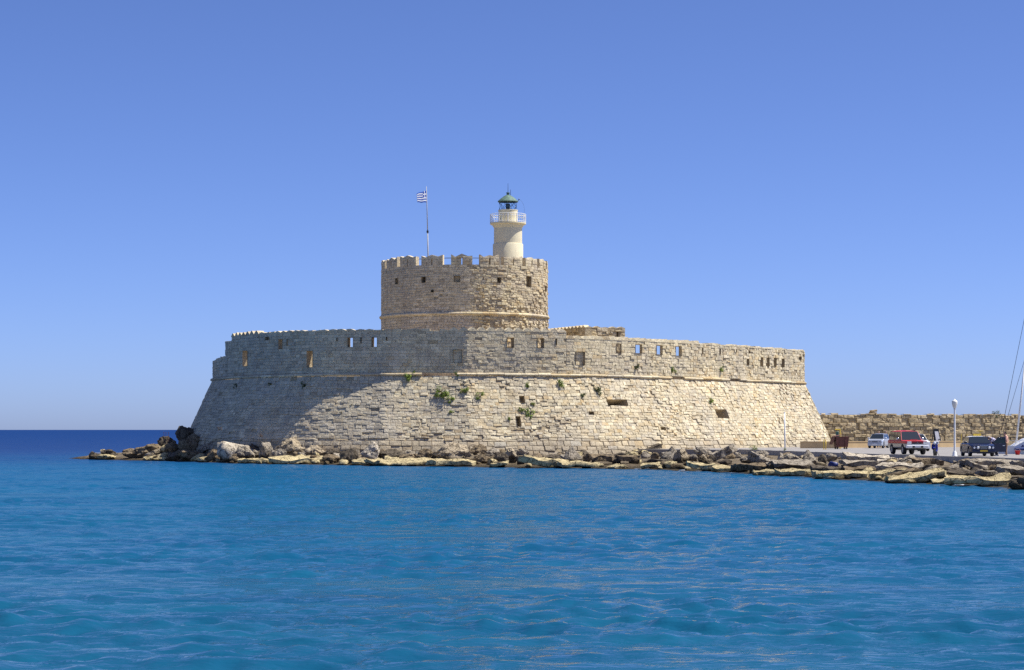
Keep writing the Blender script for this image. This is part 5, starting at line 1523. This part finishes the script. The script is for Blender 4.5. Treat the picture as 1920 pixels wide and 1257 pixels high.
# ------------------------------------------------------------------ small things on the rocks
def bag(name, px, py, sx, sz, mat, label, cat, seed, Y=None):
    g, t_ = on_bank(px, py); Y = Y or g.y
    p_ = at(px, py, Y); me = boulder_mesh(name, sx, sx * .7, sz, seed, .2, 3, 3); me.materials.append(MAT[mat])
    o = bpy.data.objects.new(name, me); COL.objects.link(o); o.location = (p_.x, Y - .6, p_.z + sz * .35); tag(o, label, cat); return o
bag('red_rag', 443, 851, .5, .35, 'red_plastic', 'red rag lying on a brown stone at the waterline', 'rag', 901)
b_ = bag('blue_bundle', 1560, 876, .75, .5, 'blue_tarp', 'dark blue bundle on the concrete slab below the skip', 'bundle', 902)
bag('white_bag', 1508, 877, .33, .30, 'white_bag', 'white plastic bag on the concrete slab, left of the two', 'bag', 903); bag('white_bag', 1517, 877, .30, .28, 'white_bag', 'pale plastic bag on the concrete slab, right of the two', 'bag', 904)
for i, x in enumerate((307, 311, 316)):
    p_ = at(x, 819, 213); m_ = MB(); m_.tube((0, 0, -.5), (random.uniform(-.03, .03), 0, .45), .025, .02, 6); m_.tube((-.03, 0, .42), (.03, 0, .42), .03, None, 6)
    o = m_.build('iron_stake', 'rust_paint'); o.location = p_; tag(o, 'rusty iron stake on the spit, the %s of three' % ('left', 'middle', 'right')[i], 'stake', 'iron stakes on the spit')

# ------------------------------------------------------------------ people
def capsules(chain, m_):
    for (p0, r0, p1, r1) in chain:
        p0, p1 = Vector(p0), Vector(p1)
        m_.sphere(p0, r0, r0, r0, 12, 8); m_.sphere(p1, r1, r1, r1, 12, 8)
        if (p1 - p0).length > 1e-4: m_.tube(p0, p1, r0, r1, 12)
def fused(name, chain, vox, mat, parent, sub=True, extra=None):
    m_ = MB(); capsules(chain, m_)
    for c, a, b, d_ in (extra or []): m_.sphere(c, a, b, d_, 14, 10)
    o = m_.build(name, mat, parent, True)
    rm = o.modifiers.new('one_surface', 'REMESH'); rm.mode = 'VOXEL'; rm.voxel_size = vox; rm.use_smooth_shade = True
    sm = o.modifiers.new('soften', 'SMOOTH'); sm.iterations = 4; sm.factor = .5
    return o
def person(loc, rz, label, J, shirt, trousers, hair, skin='skin'):
    """J: joints in local metres, x forward, y to the person's left"""
    root = empty('person', loc, rz); tag(root, label, 'person')
    V = {k: Vector(v) for k, v in J.items()}
    hd = V['head']; nk = V['neck']; up = (hd - nk).normalized(); fw = V.get('face', Vector((1, 0, 0))).normalized()
    sd_ = up.cross(fw).normalized()
    ch = [(V['pelvis'], .135, V['chest'], .145), (V['chest'], .145, nk, .075), (nk, .055, hd, .06), (hd - up*.06, .075, hd + up*.05, .092), (hd - up*.07 + fw*.035, .055, hd - up*.09 + fw*.045, .042)]
    ch += [(hd + fw*.088 + up*.0, .012, hd + fw*.112 - up*.03, .017)]                       # nose
    ch += [(hd + fw*.085 - up*.066 + sd_*s_*.012, .012, hd + fw*.085 - up*.066, .013) for s_ in (-1, 1)]   # lips
    ch += [(hd + sd_*s_*.088 - up*.005, .016, hd + sd_*s_*.090 - up*.035, .012) for s_ in (-1, 1)]  # ears
    for s_, n_ in ((1, 'l'), (-1, 'r')):
        sh, el, wr = V['sh_' + n_], V['el_' + n_], V['wr_' + n_]
        hp, kn, an = V['hip_' + n_], V['kn_' + n_], V['an_' + n_]
        ch += [(V['chest'], .12, sh, .065), (sh, .062, el, .046), (el, .046, wr, .032)]
        ch += [(V['pelvis'], .12, hp, .10), (hp, .098, kn, .065), (kn, .064, kn.lerp(an, .35), .06), (kn.lerp(an, .35), .06, an, .040)]
        toe = an + Vector((.17, 0, -.05)); ch += [(an + Vector((-.04, 0, -.04)), .036, toe, .032)]
        hdv = (wr - el).normalized(); lat = hdv.cross(Vector((1, 0, .2))).normalized() * s_
        if lat.length < .1: lat = Vector((0, s_, 0))
        pal = wr + hdv * .085; nrm_ = hdv.cross(lat).normalized()
        ch += [(wr, .030, pal + lat*.022, .020), (wr, .030, pal - lat*.022, .020)]
        for k, (o_, ln_) in enumerate(((-.036, .060), (-.012, .078), (.012, .084), (.036, .074))):
            b0_ = pal + lat * o_; b1_ = b0_ + hdv * ln_ * .55 + nrm_ * .008; b2_ = b1_ + hdv * ln_ * .4 + nrm_ * .028
            ch += [(b0_, .0105, b1_, .0098), (b1_, .0098, b2_, .009)]
        th0 = wr + hdv * .03 + lat * .03; th1 = th0 + lat * .035 + hdv * .03 + nrm_ * .01; ch += [(th0, .014, th1, .012), (th1, .012, th1 + hdv * .03 + nrm_ * .01, .010)]
    body = fused('body', ch, .012, skin, root)
    for s_ in (-1, 1):
        m_ = MB(); m_.sphere(hd + fw*.083 + up*.012 + sd_*s_*.032, .011, .011, .009, 8, 6); m_.build('eye', 'hair_dark', body)
    hh = [(hd + up*.035 - fw*.02, .098, hd + up*.06 - fw*.01, .092), (hd - up*.03 - fw*.045, .07, hd + up*.03 - fw*.03, .092)]
    fused('hair', hh, .016, hair, root)
    tr = [(V['pelvis'], .152, V['pelvis'] + (V['chest'] - V['pelvis']) * .25, .15)]
    shc = [(V['pelvis'] + (V['chest'] - V['pelvis']) * .12, .158, V['chest'], .165), (V['chest'], .16, nk - up*.03, .085)]
    for n_ in 'lr':
        hp, kn, an = V['hip_' + n_], V['kn_' + n_], V['an_' + n_]
        tr += [(V['pelvis'], .135, hp, .118), (hp, .116, kn, .082), (kn, .082, an + (kn - an).normalized()*.03, .066)]
        shc += [(V['chest'], .14, V['sh_' + n_], .084), (V['sh_' + n_], .082, V['sh_' + n_].lerp(V['el_' + n_], .8), .068)]
        m_ = MB(); a = V['an_' + n_]; m_.loft([[(a.x - .09, a.y - .04, a.z - .09), (a.x - .09, a.y + .04, a.z - .09), (a.x - .08, a.y + .035, a.z - .01), (a.x - .08, a.y - .035, a.z - .01)], [(a.x + .06, a.y - .048, a.z - .09), (a.x + .06, a.y + .048, a.z - .09), (a.x + .05, a.y + .04, a.z - .01), (a.x + .05, a.y - .04, a.z - .01)], [(a.x + .20, a.y - .035, a.z - .09), (a.x + .20, a.y + .035, a.z - .09), (a.x + .19, a.y + .03, a.z - .05), (a.x + .19, a.y - .03, a.z - .05)]]); m_.build('shoe', 'shirt_white', root)
    fused('trousers', tr, .02, trousers, root); fused('shirt', shc, .02, shirt, root)
    return root
def standing(lean=0.0, arm=.0):
    l_ = lean
    J = dict(pelvis=(0, 0, .95), chest=(.10*l_, 0, 1.30), neck=(.18*l_, 0, 1.50), head=(.24*l_ + .02, 0, 1.64))
    for s_, n_ in ((1, 'l'), (-1, 'r')):
        J['sh_' + n_] = (.14*l_, s_*.19, 1.43); J['el_' + n_] = (.10*l_ + .02 + arm*.1, s_*.25, 1.14); J['wr_' + n_] = (.14 + .10*l_ + arm*.2, s_*.24, .90 + arm*.15)
        J['hip_' + n_] = (0, s_*.10, .90); J['kn_' + n_] = (.03, s_*.11, .48); J['an_' + n_] = (0, s_*.12, .09)
    return J
bend = dict(pelvis=(-.22, 0, .92), chest=(.10, 0, 1.16), neck=(.27, 0, 1.28), head=(.40, 0, 1.33), face=(.7, 0, -.7))
for s_, n_ in ((1, 'l'), (-1, 'r')):
    bend.update({'sh_' + n_: (.19, s_*.19, 1.22), 'el_' + n_: (.34, s_*.22, .98), 'wr_' + n_: (.56, s_*.16, .90), 'hip_' + n_: (-.22, s_*.10, .88), 'kn_' + n_: (-.10, s_*.11, .47), 'an_' + n_: (-.20, s_*.12, .09)})
def spot(px, Y): return ((px - 960) * Y / F, Y, QZ)
person(spot(1864, 154.3), R(190), 'person in a purple and white striped shirt bending into the open taxi door', bend, 'shirt_striped', 'trouser_dark', 'hair_grey')
person(spot(1887, 154.2), R(170), 'person in peach top and tan trousers standing beyond the open taxi door', standing(.3), 'shirt_peach', 'trouser_tan', 'hair_dark')
person(spot(1671.5, 196), R(-60), 'person with dark hair and dark shirt behind the pickup hard top', standing(0), 'shirt_navy', 'trouser_dark', 'hair_dark')
person(spot(1648, 223.5), R(-100), 'dark-haired person behind the silver car, the left of two', standing(.2), 'shirt_white', 'trouser_dark', 'hair_dark')
person(spot(1660, 223.5), R(-80), 'dark-haired person behind the silver car, the right of two', standing(.4), 'shirt_navy', 'trouser_dark', 'hair_dark')
